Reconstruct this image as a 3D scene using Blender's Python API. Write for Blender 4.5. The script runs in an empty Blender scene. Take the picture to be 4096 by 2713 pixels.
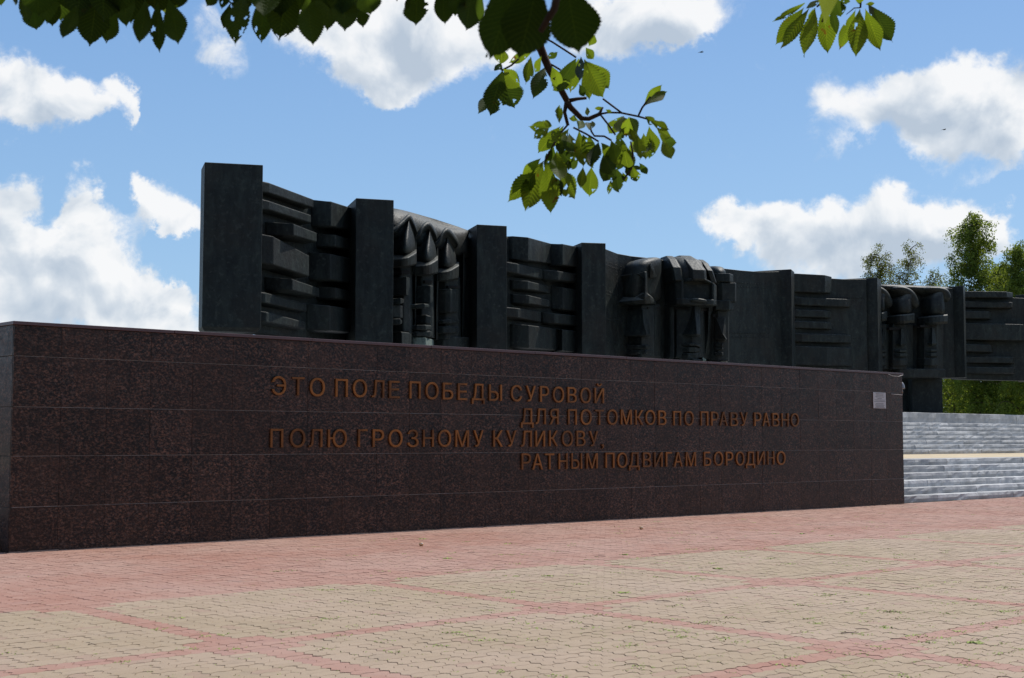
import bpy, bmesh, math, random
import numpy as np
from mathutils import Vector, Matrix
random.seed(7); rng = np.random.default_rng(7)
SC = bpy.context.scene; COL = SC.collection; R = math.radians

# ------------------------------------------------------------------ camera, light, exposure
FPX, EYE = 5713.0, 1.65                       # focal length in photograph pixels, eye height
PITCH = math.atan(408/FPX)
cam = bpy.data.cameras.new('camera'); camo = bpy.data.objects.new('camera', cam); COL.objects.link(camo)
cam.sensor_width = 23.6; cam.lens = FPX/4096*23.6; cam.clip_start = .1; cam.clip_end = 6000
cam.dof.use_dof = True; cam.dof.focus_distance = 38; cam.dof.aperture_fstop = 9
camo.location = (0, 0, EYE); camo.rotation_euler = (R(90)+PITCH, 0, 0)
SC.camera = camo
SC.view_settings.view_transform = 'Standard'; SC.view_settings.look = 'None'
SC.view_settings.exposure = 0.0; SC.view_settings.gamma = 1

WA = Vector((-7.4245, 21.2428)); WB = Vector((10.2855, 37.6407))       # base line of the wall
WU = (WB-WA).normalized(); WN = Vector((-WU.y, WU.x)); WLEN = (WB-WA).length
SUN_EL = R(51); SUN_AZ = math.atan2(WU.y, WU.x)+R(1.2)                 # sun a hair behind the wall's plane
sdir = Vector((math.cos(SUN_EL)*math.cos(SUN_AZ), math.cos(SUN_EL)*math.sin(SUN_AZ), math.sin(SUN_EL)))
sl = bpy.data.lights.new('sun', 'SUN'); slo = bpy.data.objects.new('sun', sl); COL.objects.link(slo)
sl.energy = 5.0; sl.angle = R(.53); sl.color = (1, .955, .89)
slo.rotation_euler = sdir.to_track_quat('Z', 'Y').to_euler(); slo.location = (30, 30, 60)

# ---- node helpers
class NT:
    def __init__(s, tree): s.t = tree; s.n = tree.nodes; s.l = tree.links
    def node(s, typ, **kw):
        n = s.n.new(typ)
        for k, v in kw.items(): setattr(n, k, v)
        return n
    def put(s, sock, v):
        if isinstance(v, bpy.types.NodeSocket): s.l.new(v, sock)
        elif v is not None: sock.default_value = v
    def math(s, op, a, b=None, c=None, clamp=False):
        n = s.node('ShaderNodeMath', operation=op, use_clamp=clamp)
        for i, v in enumerate((a, b, c)): s.put(n.inputs[i], v)
        return n.outputs[0]
    def vec(s, op, a, b=None, scale=None):
        n = s.node('ShaderNodeVectorMath', operation=op); s.put(n.inputs[0], a)
        if b is not None: s.put(n.inputs[1], b)
        if scale is not None: s.put(n.inputs['Scale'], scale)
        return n.outputs['Value'] if op in ('LENGTH', 'DOT_PRODUCT') else n.outputs[0]
    def mix(s, f, a, b, mode='MIX'):
        n = s.node('ShaderNodeMix', data_type='RGBA', blend_type=mode)
        s.put(n.inputs[0], f); s.put(n.inputs[6], a); s.put(n.inputs[7], b); return n.outputs[2]
    def noise(s, vec, scale, detail=4, rough=.55, dist=0.0, out=0):
        n = s.node('ShaderNodeTexNoise'); s.put(n.inputs['Vector'], vec)
        n.inputs['Scale'].default_value = scale; n.inputs['Detail'].default_value = detail
        n.inputs['Roughness'].default_value = rough; n.inputs['Distortion'].default_value = dist
        return n.outputs[out]
    def ramp(s, f, stops):
        n = s.node('ShaderNodeValToRGB'); s.put(n.inputs[0], f); cr = n.color_ramp
        while len(cr.elements) < len(stops): cr.elements.new(.5)
        for e, (p, c) in zip(cr.elements, stops):
            e.position = p; e.color = (c, c, c, 1) if isinstance(c, (int, float)) else (*c, 1)
        return n.outputs[0]
    def mrange(s, v, a, b, c=0., d=1., smooth=True):
        n = s.node('ShaderNodeMapRange', interpolation_type='SMOOTHSTEP' if smooth else 'LINEAR')
        s.put(n.inputs[0], v)
        for i, q in enumerate((a, b, c, d)): n.inputs[i+1].default_value = q
        return n.outputs[0]

def ray(px, py):
    a = (px-2048)/FPX; b = -(py-1356.5)/FPX; c, s = math.cos(PITCH), math.sin(PITCH)
    return Vector((a, c-b*s, s+b*c))

# ---- sky: Nishita plus cumulus painted as a density field over directions
W = bpy.data.worlds.new('World'); SC.world = W; W.use_nodes = True
w = NT(W.node_tree); w.n.clear()
SKYK = .105
sky = w.node('ShaderNodeTexSky', sky_type='NISHITA', sun_disc=False)
sky.sun_elevation = SUN_EL; sky.sun_rotation = math.pi/2-SUN_AZ
sky.air_density = 1.0; sky.dust_density = .6; sky.ozone_density = 1.6; sky.altitude = 200
gen = w.node('ShaderNodeTexCoord').outputs['Generated']
dirn = w.vec('NORMALIZE', gen)
sep = w.node('ShaderNodeSeparateXYZ'); w.put(sep.inputs[0], dirn)
az = w.math('ARCTAN2', sep.outputs[0], sep.outputs[1]); el = w.math('ARCSINE', sep.outputs[2])
comb = w.node('ShaderNodeCombineXYZ'); w.put(comb.inputs[0], az); w.put(comb.inputs[1], el)
BL = [ # cumulus lobes: photograph px centre and radii, strength
 (40,350,130,130,1),(150,400,150,120,1),(250,440,130,90,1),(350,480,60,50,.8),(425,395,46,52,1),(462,475,34,66,.95),(480,530,20,40,.8),
 (30,790,90,85,1),(70,880,120,100,1),(350,800,62,75,1),(370,880,95,80,1),(200,950,170,70,1),(600,775,55,60,1),(665,810,85,85,1),(735,855,65,65,1),(590,880,90,50,.8),(690,900,110,34,.8),
 (120,1010,230,90,1),(400,990,150,70,1),(500,1060,130,60,1),(250,1110,300,90,1),(600,1120,130,50,1),(90,1200,220,90,1),(430,1190,230,70,1),(690,1180,120,55,1),(770,1150,70,36,.8),(330,1280,330,60,1),(700,1260,180,50,.9),
 (850,110,60,110,.7),(890,220,80,65,.65),(1000,150,110,45,.4),
 (1480,80,330,180,1),(1560,230,280,110,1),(1800,150,250,160,1),(1590,320,90,60,.9),(1230,80,140,110,.7),(2020,190,150,120,.8),
 (2560,20,300,110,1),(2500,110,250,95,1),(2700,90,160,80,1),(2420,170,130,60,.7),(2530,230,50,30,.4),
 (3330,370,100,95,.75),(3290,500,90,110,.5),(3450,430,140,90,.8),(3600,370,110,90,1),(3750,390,150,120,1),(3920,420,170,140,1),(4080,420,160,140,1),
 (3700,510,260,90,1),(3950,560,230,110,1),(4070,640,120,60,.9),(3420,560,150,40,.5),(3930,740,100,28,.6),(4080,715,110,34,.7),
 (2900,910,90,75,1),(3040,910,150,90,1),(3250,900,190,100,1),(3460,850,150,95,1),(3640,870,150,90,1),(3800,930,170,90,1),(3300,1010,320,110,1),(3650,1000,260,110,1),(3920,960,120,70,1),(4000,920,60,60,.45),
 (2300,880,60,22,.35),(2360,890,40,16,.3)]
grp = bpy.data.node_groups.new('cloud_field', 'ShaderNodeTree')
grp.interface.new_socket('V', in_out='INPUT', socket_type='NodeSocketVector')
grp.interface.new_socket('F', in_out='OUTPUT', socket_type='NodeSocketFloat')
g = NT(grp); gi = g.node('NodeGroupInput'); go = g.node('NodeGroupOutput')
acc = None
for (x, y, rx, ry, st) in BL:
    r = ray(x, y); c = (math.atan2(r.x, r.y), math.atan2(r.z, math.hypot(r.x, r.y)), 0)
    k = g.vec('SUBTRACT', gi.outputs[0], c); k = g.vec('MULTIPLY', k, (FPX/(rx*1.14), FPX/(ry*1.14), 0))
    k = g.vec('DOT_PRODUCT', k, k)
    k = g.math('MULTIPLY', g.math('MAXIMUM', g.math('SUBTRACT', 1, g.math('MULTIPLY', k, .5)), 0), st)
    k = g.math('MULTIPLY', k, k)
    acc = k if acc is None else g.math('ADD', acc, k)
# the rest of the sky, outside the photograph: the same kind of broken cumulus
s2 = g.node('ShaderNodeSeparateXYZ'); g.put(s2.inputs[0], gi.outputs[0])
out_az = g.mrange(g.math('ABSOLUTE', s2.outputs[0]), .38, .50)
out_el = g.mrange(s2.outputs[1], .34, .42)
outm = g.math('MAXIMUM', out_az, out_el)
gn = g.noise(g.vec('MULTIPLY', gi.outputs[0], (1, 1.8, 1)), 4.2, 2, .5)
acc = g.math('ADD', acc, g.math('MULTIPLY', outm, g.mrange(gn, .47, .66)))
g.put(go.inputs[0], acc)
n1 = w.node('ShaderNodeTexNoise'); w.put(n1.inputs['Vector'], dirn)
n1.inputs['Scale'].default_value = 15; n1.inputs['Detail'].default_value = 8; n1.inputs['Roughness'].default_value = .60
warp = w.vec('SCALE', w.vec('SUBTRACT', n1.outputs['Color'], (.5, .5, .5)), scale=.085)
p0 = w.vec('ADD', comb.outputs[0], warp)
def field(p):
    n = w.node('ShaderNodeGroup'); n.node_tree = grp; w.put(n.inputs[0], p); return n.outputs[0]
F = field(p0)
Fup = field(w.vec('ADD', w.vec('ADD', comb.outputs[0], w.vec('SCALE', warp, scale=.6)), (.006, .014, 0)))
fine = w.noise(dirn, 38, 9, .68, .35)
billow = w.noise(dirn, 17, 5, .5, .3)
billow2 = w.noise(w.vec('ADD', dirn, (.004, 0, .012)), 17, 5, .5, .3)
dens = w.math('ADD', F, w.math('MULTIPLY', w.math('SUBTRACT', fine, .5), 1.25))
alpha = w.mrange(dens, .16, .95)
lit = w.math('ADD', .5, w.math('MULTIPLY', w.math('SUBTRACT', billow, billow2), 3.6))
deep = w.mrange(Fup, .5, 2.4)
sh = w.math('SUBTRACT', w.math('ADD', lit, .43), w.math('MULTIPLY', deep, .80), clamp=True)
ccol = w.ramp(sh, [(0, (.50, .58, .68)), (.42, (.66, .72, .79)), (.72, (.84, .87, .90)), (1, (.97, .97, .97))])
# thin milky haze towards the horizon
skyc = w.mix(1, sky.outputs[0], (SKYK*1.0, SKYK*1.0, SKYK*1.0, 1), 'MULTIPLY')
grad = w.ramp(w.mrange(sep.outputs[2], -.02, .5, 0, 1, False), [(0, (.40, .65, .93)), (.18, (.34, .59, .90)), (.62, (.215, .425, .80)), (1, (.15, .32, .68))])
skyc = w.mix(.72, skyc, grad)
final = w.mix(w.math('MULTIPLY', alpha, .94), skyc, ccol)
bg = w.node('ShaderNodeBackground'); w.put(bg.inputs[0], w.mix(1, final, (10, 10, 10, 1), 'MULTIPLY')); bg.inputs[1].default_value = .1
wo = w.node('ShaderNodeOutputWorld'); w.l.new(bg.outputs[0], wo.inputs[0])
W.cycles.sampling_method = 'MANUAL'; W.cycles.sample_map_resolution = 512

# ------------------------------------------------------------------ object helpers
def tag(o, label=None, cat=None, group=None, kind=None):
    if label: o['label'] = label
    if cat: o['category'] = cat
    if group: o['group'] = group
    if kind: o['kind'] = kind
    return o
def empty(name, loc, label, cat, group=None):
    o = bpy.data.objects.new(name, None); COL.objects.link(o); o.location = loc; o.empty_display_size = .3
    return tag(o, label, cat, group)
def link(name, me, parent=None, mat=None):
    o = bpy.data.objects.new(name, me); COL.objects.link(o)
    if parent is not None: o.parent = parent
    if mat is not None and not me.materials: me.materials.append(mat)
    return o
def root_loc(parent):
    v = Vector((0, 0, 0))
    while parent is not None: v = v+Vector(parent.location); parent = parent.parent
    return v
def mk(name, verts, faces, mat, parent=None, smooth=False, bevel=0, seg=2, kind=None, label=None, subsurf=0, ang=None):
    """vertices are given in world metres"""
    off = root_loc(parent)
    me = bpy.data.meshes.new(name)
    me.from_pydata([tuple(Vector(v)-off) for v in verts], [], faces); me.validate(); me.update()
    bm = bmesh.new(); bm.from_mesh(me); bmesh.ops.recalc_face_normals(bm, faces=bm.faces); bm.to_mesh(me); bm.free()
    if smooth:
        for p in me.polygons: p.use_smooth = True
    o = link(name, me, parent, mat)
    if bevel:
        b = o.modifiers.new('bevel', 'BEVEL'); b.width = bevel; b.segments = seg; b.limit_method = 'ANGLE'; b.angle_limit = R(28)
    if subsurf:
        b = o.modifiers.new('sub', 'SUBSURF'); b.levels = subsurf; b.render_levels = subsurf
    if kind: o['kind'] = kind
    if label: o['label'] = label
    return o
class MB:
    def __init__(s): s.v = []; s.f = []
    def add(s, v, f):
        n = len(s.v); s.v += [tuple(q) for q in v]; s.f += [tuple(i+n for i in q) for q in f]
    def prism(s, foot, z0, z1):
        n = len(foot); v = [(*p, z0) for p in foot]+[(*p, z1) for p in foot]
        s.add(v, [tuple(range(n-1, -1, -1)), tuple(range(n, 2*n))]+[(i, (i+1) % n, n+(i+1) % n, n+i) for i in range(n)])
    def tube(s, pts, rad, k=6, cap=True):
        pts = [Vector(p) for p in pts]; rad = rad if isinstance(rad, (list, tuple)) else [rad]*len(pts)
        v = []; f = []
        for i, p in enumerate(pts):
            t = (pts[min(i+1, len(pts)-1)]-pts[max(i-1, 0)]).normalized()
            a = t.orthogonal().normalized() if i == 0 else (a-t*a.dot(t)).normalized()
            b = t.cross(a)
            for j in range(k):
                q = 2*math.pi*j/k; v.append(p+(a*math.cos(q)+b*math.sin(q))*rad[i])
        for i in range(len(pts)-1):
            for j in range(k): f.append((i*k+j, i*k+(j+1) % k, (i+1)*k+(j+1) % k, (i+1)*k+j))
        if cap: f += [tuple(range(k-1, -1, -1)), tuple(range((len(pts)-1)*k, len(pts)*k))]
        s.add(v, f)
    def sphere(s, c, r, nu=8, nv=5, sc=(1, 1, 1)):
        c = Vector(c); v = [c+Vector((0, 0, r*sc[2]))]
        for i in range(1, nv):
            for j in range(nu):
                a, b = math.pi*i/nv, 2*math.pi*j/nu
                v.append(c+Vector((math.sin(a)*math.cos(b)*r*sc[0], math.sin(a)*math.sin(b)*r*sc[1], math.cos(a)*r*sc[2])))
        v.append(c-Vector((0, 0, r*sc[2]))); f = []
        for j in range(nu): f.append((0, 1+j, 1+(j+1) % nu)); f.append((len(v)-1, len(v)-1-nu+(j+1) % nu, len(v)-1-nu+j))
        for i in range(nv-2):
            for j in range(nu): f.append((1+i*nu+j, 1+(i+1)*nu+j, 1+(i+1)*nu+(j+1) % nu, 1+i*nu+(j+1) % nu))
        s.add(v, f)
    def make(s, name, mat, parent=None, **k): return mk(name, s.v, s.f, mat, parent, **k)
def WL(s, n, z=0.0):
    """wall frame (along, behind, up) to world"""
    p = WA+WU*s+WN*n; return Vector((p.x, p.y, z))

# ------------------------------------------------------------------ materials
def new_mat(name):
    m = bpy.data.materials.new(name); m.use_nodes = True; t = NT(m.node_tree)
    b = m.node_tree.nodes['Principled BSDF']; return m, t, b
def wpos(t): return t.node('ShaderNodeNewGeometry').outputs['Position']
def bump(t, b, h, strength=.3, dist=.01):
    n = t.node('ShaderNodeBump'); n.inputs['Strength'].default_value = strength; n.inputs['Distance'].default_value = dist
    t.put(n.inputs['Height'], h); t.put(b.inputs['Normal'], n.outputs[0])

def mat_granite():
    m, t, b = new_mat('dark_granite'); p = wpos(t)
    rnd = t.node('ShaderNodeObjectInfo').outputs['Random']
    mp = t.node('ShaderNodeMapping'); t.put(mp.inputs[0], t.vec('ADD', p, t.vec('MULTIPLY', (1, 1, 1), t.math('MULTIPLY', rnd, 7.))))
    mp.inputs['Rotation'].default_value = (0, R(38), R(43)); mp.inputs['Scale'].default_value = (1.2, 1.2, 2.0)
    a = t.noise(mp.outputs[0], 16, 5, .74, .15); c = t.noise(mp.outputs[0], 4.5, 4, .6, .4); d = t.noise(p, 1.1, 4, .6)
    col = t.ramp(a, [(.38, (.006, .005, .006)), (.49, (.020, .013, .011)), (.56, (.090, .041, .027)), (.68, (.20, .105, .072))])
    g2 = t.ramp(t.noise(p, 30, 3, .6), [(.52, 0.), (.66, 1.)])
    col = t.mix(t.math('MULTIPLY', g2, .55), col, (.105, .080, .070, 1))
    col = t.mix(t.mrange(c, .40, .68, 0, .55), col, (.008, .007, .008, 1))
    col = t.mix(t.mrange(d, .35, .7, .0, .40), col, (.050, .026, .018, 1))
    tone = t.mrange(rnd, 0, 1, .86, 1.20, False)
    col = t.mix(1, col, t.vec('SCALE', (1, 1, 1), scale=tone), 'MULTIPLY')
    t.put(b.inputs['Base Color'], col)
    t.put(b.inputs['Roughness'], t.mrange(t.noise(p, 6, 4, .6), .3, .7, .25, .45))
    b.inputs['Specular IOR Level'].default_value = .16
    return m
def mat_simple(name, col, rough=.7, var=.15, scale=4, spec=.3, bmp=0, bs=30, metal=0):
    m, t, b = new_mat(name); p = wpos(t); a = t.noise(p, scale, 5, .6)
    lo = tuple(c*(1-var) for c in col)+(1,); hi = tuple(min(1, c*(1+var)) for c in col)+(1,)
    t.put(b.inputs['Base Color'], t.mix(t.mrange(a, .3, .7), lo, hi))
    b.inputs['Roughness'].default_value = rough; b.inputs['Specular IOR Level'].default_value = spec; b.inputs['Metallic'].default_value = metal
    if bmp: bump(t, b, t.noise(p, bs, 5, .65), bmp, .01)
    return m
def mat_bronze():
    m, t, b = new_mat('patinated_bronze'); p = wpos(t)
    st = t.node('ShaderNodeMapping'); t.put(st.inputs[0], p); st.inputs['Scale'].default_value = (2.2, 2.2, .7)
    a = t.noise(st.outputs[0], 1.6, 5, .65, .4); c = t.noise(p, 7, 6, .7); d = t.noise(p, .8, 3, .5)
    col = t.ramp(a, [(.30, (.0075, .0095, .010)), (.50, (.014, .0175, .017)), (.72, (.025, .032, .029))])
    col = t.mix(t.mrange(c, .52, .70, 0, .50), col, (.050, .060, .052, 1))
    col = t.mix(t.mrange(d, .45, .7, 0, .35), col, (.026, .021, .017, 1))
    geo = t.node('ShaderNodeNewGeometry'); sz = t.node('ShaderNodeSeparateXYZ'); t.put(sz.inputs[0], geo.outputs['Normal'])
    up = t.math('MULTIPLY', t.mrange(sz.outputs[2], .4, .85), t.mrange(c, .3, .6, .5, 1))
    col = t.mix(t.math('MULTIPLY', up, .7), col, (.125, .125, .108, 1))        # upward faces: dust and verdigris, plus sunlit tops painted into the colour
    t.put(b.inputs['Base Color'], col)
    b.inputs['Roughness'].default_value = .5; b.inputs['Specular IOR Level'].default_value = .12; b.inputs['Metallic'].default_value = .0
    bump(t, b, t.noise(p, 6, 6, .68), .5, .05)
    return m
def mat_paver(name, c0, c1):
    m, t, b = new_mat(name); p = wpos(t)
    at = t.node('ShaderNodeAttribute', attribute_name='tone').outputs['Fac']
    rnd = t.math('FRACT', t.math('ADD', at, t.node('ShaderNodeObjectInfo').outputs['Random']))
    a = t.noise(p, .35, 5, .6); f = t.noise(p, 90, 3, .7); gsp = t.noise(p, 260, 2, .6)
    col = t.mix(t.mrange(rnd, 0, 1, 0, 1, False), (*c0, 1), (*c1, 1))
    col = t.mix(t.mrange(a, .35, .65, 0, .35), col, (.40, .29, .235, 1) if c0[0] > c0[1]*1.3 else (.38, .295, .205, 1))
    dark = t.mrange(rnd, .93, .95, 0, .28); col = t.mix(dark, col, (.25, .13, .11, 1) if c0[0] > c0[1]*1.3 else (.27, .23, .18, 1))
    col = t.mix(1, col, t.vec('SCALE', (1, 1, 1), scale=t.mrange(f, .25, .75, .86, 1.12)), 'MULTIPLY')
    col = t.mix(t.mrange(t.noise(p, 2.2, 6, .7), .52, .75, 0, .35), col, (.20, .165, .13, 1))
    col = t.mix(t.mrange(gsp, .70, .78, 0, .4), col, (.50, .46, .39, 1))
    t.put(b.inputs['Base Color'], col); b.inputs['Roughness'].default_value = .85; b.inputs['Specular IOR Level'].default_value = .25
    bump(t, b, f, .25, .004)
    return m
def mat_stone():
    m, t, b = new_mat('rough_grey_granite'); p = wpos(t)
    rnd = t.node('ShaderNodeObjectInfo').outputs['Random']
    mp = t.node('ShaderNodeMapping'); t.put(mp.inputs[0], p); mp.inputs['Scale'].default_value = (1, 1, .25)
    a = t.noise(p, 3, 6, .65); c = t.noise(mp.outputs[0], 2.4, 4, .6)
    col = t.mix(t.mrange(a, .3, .7), (.35, .35, .345, 1), (.48, .475, .465, 1))
    col = t.mix(t.mrange(c, .5, .68, 0, .2), col, (.68, .68, .67, 1))
    col = t.mix(t.mrange(t.noise(p, 1.1, 5, .7), .58, .7, 0, .45), col, (.18, .185, .19, 1))
    col = t.mix(1, col, t.vec('SCALE', (1, 1, 1), scale=t.mrange(rnd, 0, 1, .80, 1.12, False)), 'MULTIPLY')
    geo = t.node('ShaderNodeNewGeometry'); sz = t.node('ShaderNodeSeparateXYZ'); t.put(sz.inputs[0], geo.outputs['Normal'])
    t.put(b.inputs['Base Color'], col); b.inputs['Roughness'].default_value = .9; b.inputs['Specular IOR Level'].default_value = .2
    bump(t, b, t.noise(p, 14, 6, .7), .7, .03)
    return m
def mat_leaf(name, c_top, c_trans, spots=0., trans=.5, per_obj=True, veins=True):
    m, t, b = new_mat(name); p = wpos(t)
    rnd = t.node('ShaderNodeObjectInfo').outputs['Random'] if per_obj else t.node('ShaderNodeAttribute', attribute_name='tone').outputs['Fac']
    uv = t.node('ShaderNodeUVMap').outputs[0]; s = t.node('ShaderNodeSeparateXYZ'); t.put(s.inputs[0], uv)
    tone = t.mrange(rnd, 0, 1, .62, 1.35, False)
    base = t.mix(1, (*c_top, 1), t.vec('SCALE', (1, 1, 1), scale=tone), 'MULTIPLY')
    tr = t.mix(1, (*c_trans, 1), t.vec('SCALE', (1, 1, 1), scale=tone), 'MULTIPLY')
    tr = t.mix(t.mrange(t.noise(p, 9, 3, .6), .4, .65, 0, .5), tr, tuple(c*.55 for c in c_trans)+(1,))
    if veins:
        ax = t.math('ABSOLUTE', t.math('SUBTRACT', s.outputs[0], .5))
        ph = t.math('FRACT', t.math('MULTIPLY', t.math('SUBTRACT', s.outputs[1], t.math('MULTIPLY', ax, .34)), 15))
        vn = t.math('ADD', t.mrange(t.math('ABSOLUTE', t.math('SUBTRACT', ph, .5)), .0, .13, 1, 0), t.mrange(ax, .0, .022, 1.2, 0), clamp=True)
        tr = t.mix(t.math('MULTIPLY', vn, .8), tr, (c_trans[0]*1.7, c_trans[1]*1.5, c_trans[2]*1.2, 1))
        base = t.mix(t.math('MULTIPLY', vn, .35), base, (c_top[0]*1.8, c_top[1]*1.6, c_top[2]*1.5, 1))
    if spots:
        sp = t.mrange(t.noise(p, 24, 4, .65), .62, .70, 0, spots)
        tr = t.mix(sp, tr, (.16, .055, .008, 1)); base = t.mix(sp, base, (.06, .028, .008, 1))
    t.put(b.inputs['Base Color'], base); b.inputs['Roughness'].default_value = .62; b.inputs['Specular IOR Level'].default_value = .12
    tb = t.node('ShaderNodeBsdfTranslucent'); t.put(tb.inputs[0], tr)
    mx = t.node('ShaderNodeMixShader'); mx.inputs[0].default_value = trans
    t.l.new(b.outputs[0], mx.inputs[1]); t.l.new(tb.outputs[0], mx.inputs[2])
    t.l.new(mx.outputs[0], t.n['Material Output'].inputs[0])
    if veins: bump(t, b, vn, .3, .002)
    return m
M = {}
M['granite'] = mat_granite()
M['grout'] = mat_simple('pale_grout', (.30, .26, .235), .9)
M['coping'] = mat_simple('red_brown_coping', (.075, .030, .030), .35, .2, 1.5, .5)
M['letter'] = mat_simple('dull_gold_letters', (.205, .068, .012), .45, .45, 1.6, .4, metal=.45)
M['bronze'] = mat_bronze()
M['slot'] = mat_simple('painted_recess_shade', (.006, .006, .006), .9)  # raised black slabs paint in the shade of the eye slits
M['verdigris'] = mat_simple('verdigris_bronze', (.10, .13, .115), .8, .35, 12)
M['beige'] = mat_paver('beige_concrete_paver', (.300, .226, .148), (.330, .252, .168))
M['pink'] = mat_paver('pink_concrete_paver', (.298, .150, .108), (.334, .186, .139))
M['sand'] = mat_simple('dark_joint_sand', (.14, .105, .075), .95, .3, 8)
M['mosaic'] = mat_simple('distant_paving', (.27, .215, .155), .9, .12, .6)
M['stone'] = mat_stone()
M['landing'] = mat_simple('ochre_landing_paving', (.46, .37, .24), .85, .18, 2)
M['podium'] = mat_simple('podium_concrete', (.35, .35, .34), .9)
M['lawn'] = mat_simple('mown_lawn', (.06, .10, .025), .95, .4, .4)
M['weed'] = mat_simple('weed_green', (.25, .31, .07), .8, .35, 20)
M['twig'] = mat_simple('dark_twig', (.045, .030, .022), .85)
M['nut'] = mat_simple('tan_nut_shell', (.55, .36, .19), .4, .35, 40)
M['barkd'] = mat_simple('chestnut_bark', (.055, .034, .026), .9, .3, 30, .2, .5, 40)
M['barkb'] = mat_simple('birch_bark', (.10, .095, .085), .9, .55, 1.6)
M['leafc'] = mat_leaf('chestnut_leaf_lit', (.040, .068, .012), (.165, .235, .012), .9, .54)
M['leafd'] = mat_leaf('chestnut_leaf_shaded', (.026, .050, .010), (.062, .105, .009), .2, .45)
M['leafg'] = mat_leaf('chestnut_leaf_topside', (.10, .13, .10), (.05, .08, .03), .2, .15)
M['birch'] = mat_leaf('birch_leaves', (.110, .150, .030), (.30, .37, .040), 0, .42, False, False)
M['birch2'] = mat_leaf('dry_birch_leaves', (.12, .13, .038), (.26, .28, .045), 0, .42, False, False)
M['plaque'] = mat_simple('pale_plaque', (.47, .43, .41), .45, .05)
M['ink'] = mat_simple('grey_ink', (.12, .11, .11), .8)
M['casing'] = mat_simple('grey_lamp_casing', (.16, .16, .17), .3, .05, 4, .5)
M['glass'] = mat_simple('amber_glass', (.20, .09, .05), .08, .1, 4, .6)
M['bird'] = mat_simple('dark_feathers', (.05, .045, .045), .8)

# ------------------------------------------------------------------ ground
lawn = mk('lawn', [(-900, -300, -.03), (900, -300, -.03), (900, 2500, -.03), (-900, 2500, -.03)], [(0, 1, 2, 3)], M['lawn'], kind='structure')
plaza = mk('plaza', [tuple(WL(-60, -60, -.012)), tuple(WL(80, -60, -.012)), tuple(WL(80, 30, -.012)), tuple(WL(-60, 30, -.012))], [(0, 1, 2, 3)], M['mosaic'], kind='structure')
BA, BB = Vector((1, .022)).normalized()*.2657, Vector((.05, 1)).normalized()*.2577    # module vectors in the wall frame
PO = Vector((.97, -10.6))
def wave(amp):
    pts = [(0, 0), (.125, -amp), (.375, amp), (.5, 0), (.625, -amp), (.875, amp), (1, 0)]
    return pts
EV, EH = wave(.085), wave(.045)
def paver_outlines():
    """four pavers of two basketweave modules, outlines in module units"""
    out = []
    V = lambda x, a, b: [(x+dx, t) for t, dx in EV if a <= t <= b]         # upward along a vertical joint
    H = lambda y, a, b: [(t, y+dy) for t, dy in EH if a <= t <= b]         # rightward along a horizontal joint
    out.append((0, H(0, 0, .5)[:-1]+V(.5, 0, 1)[:-1]+H(1, 0, .5)[::-1][:-1]+V(0, 0, 1)[::-1][:-1]))
    out.append((0, H(0, .5, 1)[:-1]+V(1, 0, 1)[:-1]+H(1, .5, 1)[::-1][:-1]+V(.5, 0, 1)[::-1][:-1]))
    out.append((1, H(0, 0, 1)[:-1]+V(1, 0, .5)[:-1]+H(.5, 0, 1)[::-1][:-1]+V(0, 0, .5)[::-1][:-1]))
    out.append((1, H(.5, 0, 1)[:-1]+V(1, .5, 1)[:-1]+H(1, 0, 1)[::-1][:-1]+V(0, .5, 1)[::-1][:-1]))
    return out
TPL = []
for par, o in paver_outlines():
    a = np.array(o); c = a.mean(0); d = a-c
    TPL.append((par, c, d))
def to_world(m):            # module coords (N,2) -> world xy
    s = PO.x+m[:, 0]*BA.x+m[:, 1]*BB.x; n = PO.y+m[:, 0]*BA.y+m[:, 1]*BB.y
    return np.stack([WA.x+WU.x*s+WN.x*n, WA.y+WU.y*s+WN.y*n], 1)
def is_pink(i, j, n):
    if j >= 14: return True
    if j % 14 == 0 or i % 14 == 0: return True
    a, b = (i+1) % 14, (j+1) % 14
    return a <= 2 and b <= 2
near = []; batches = {}
for i in range(-70, 190):
    for j in range(-40, 52):
        m = np.array([[i+.5, j+.5]]); p = to_world(m)[0]
        n = PO.y+(i+.5)*BA.y+(j+.5)*BB.y; s = PO.x+(i+.5)*BA.x+(j+.5)*BB.x
        if p[1] < 7.5 or abs(p[0])/p[1] > .36+2.4/p[1] or p[1] > 56: continue
        if n > .06 and s < WLEN+.1 and s > -.02: continue
        if n > .30: continue
        pink = is_pink(i, j, n)
        for par, c, d in TPL:
            if (i+j) % 2 != par: continue
            near.append((p[1]**2+p[0]**2 if (abs(p[0])/p[1] < .37 and p[1] > 9.6) else 1e6+p[1], i, j, par, c, d, pink, p[1]))
near.sort(key=lambda q: q[0])
paver_meshes = {}
def paver_geo(d, bev):
    n = len(d)
    r0 = d*.962 if not bev else d*.945
    top = np.c_[r0, np.zeros(n)]
    if bev: mid = np.c_[d*.972, np.full(n, -.0030)]
    bot = np.c_[d*.972 if bev else d*.962, np.full(n, -.011)]
    v = [top, mid, bot] if bev else [top, bot]
    f = [tuple(range(n))]
    for k in range(len(v)-1): f += [(k*n+q, (k+1)*n+q, (k+1)*n+(q+1) % n, k*n+(q+1) % n) for q in range(n)]
    return np.concatenate(v), f
def lin(v):                 # module-space offsets -> world offsets
    s = v[:, 0]*BA.x+v[:, 1]*BB.x; n = v[:, 0]*BA.y+v[:, 1]*BB.y
    return np.c_[WU.x*s+WN.x*n, WU.y*s+WN.y*n, v[:, 2]]
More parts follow.
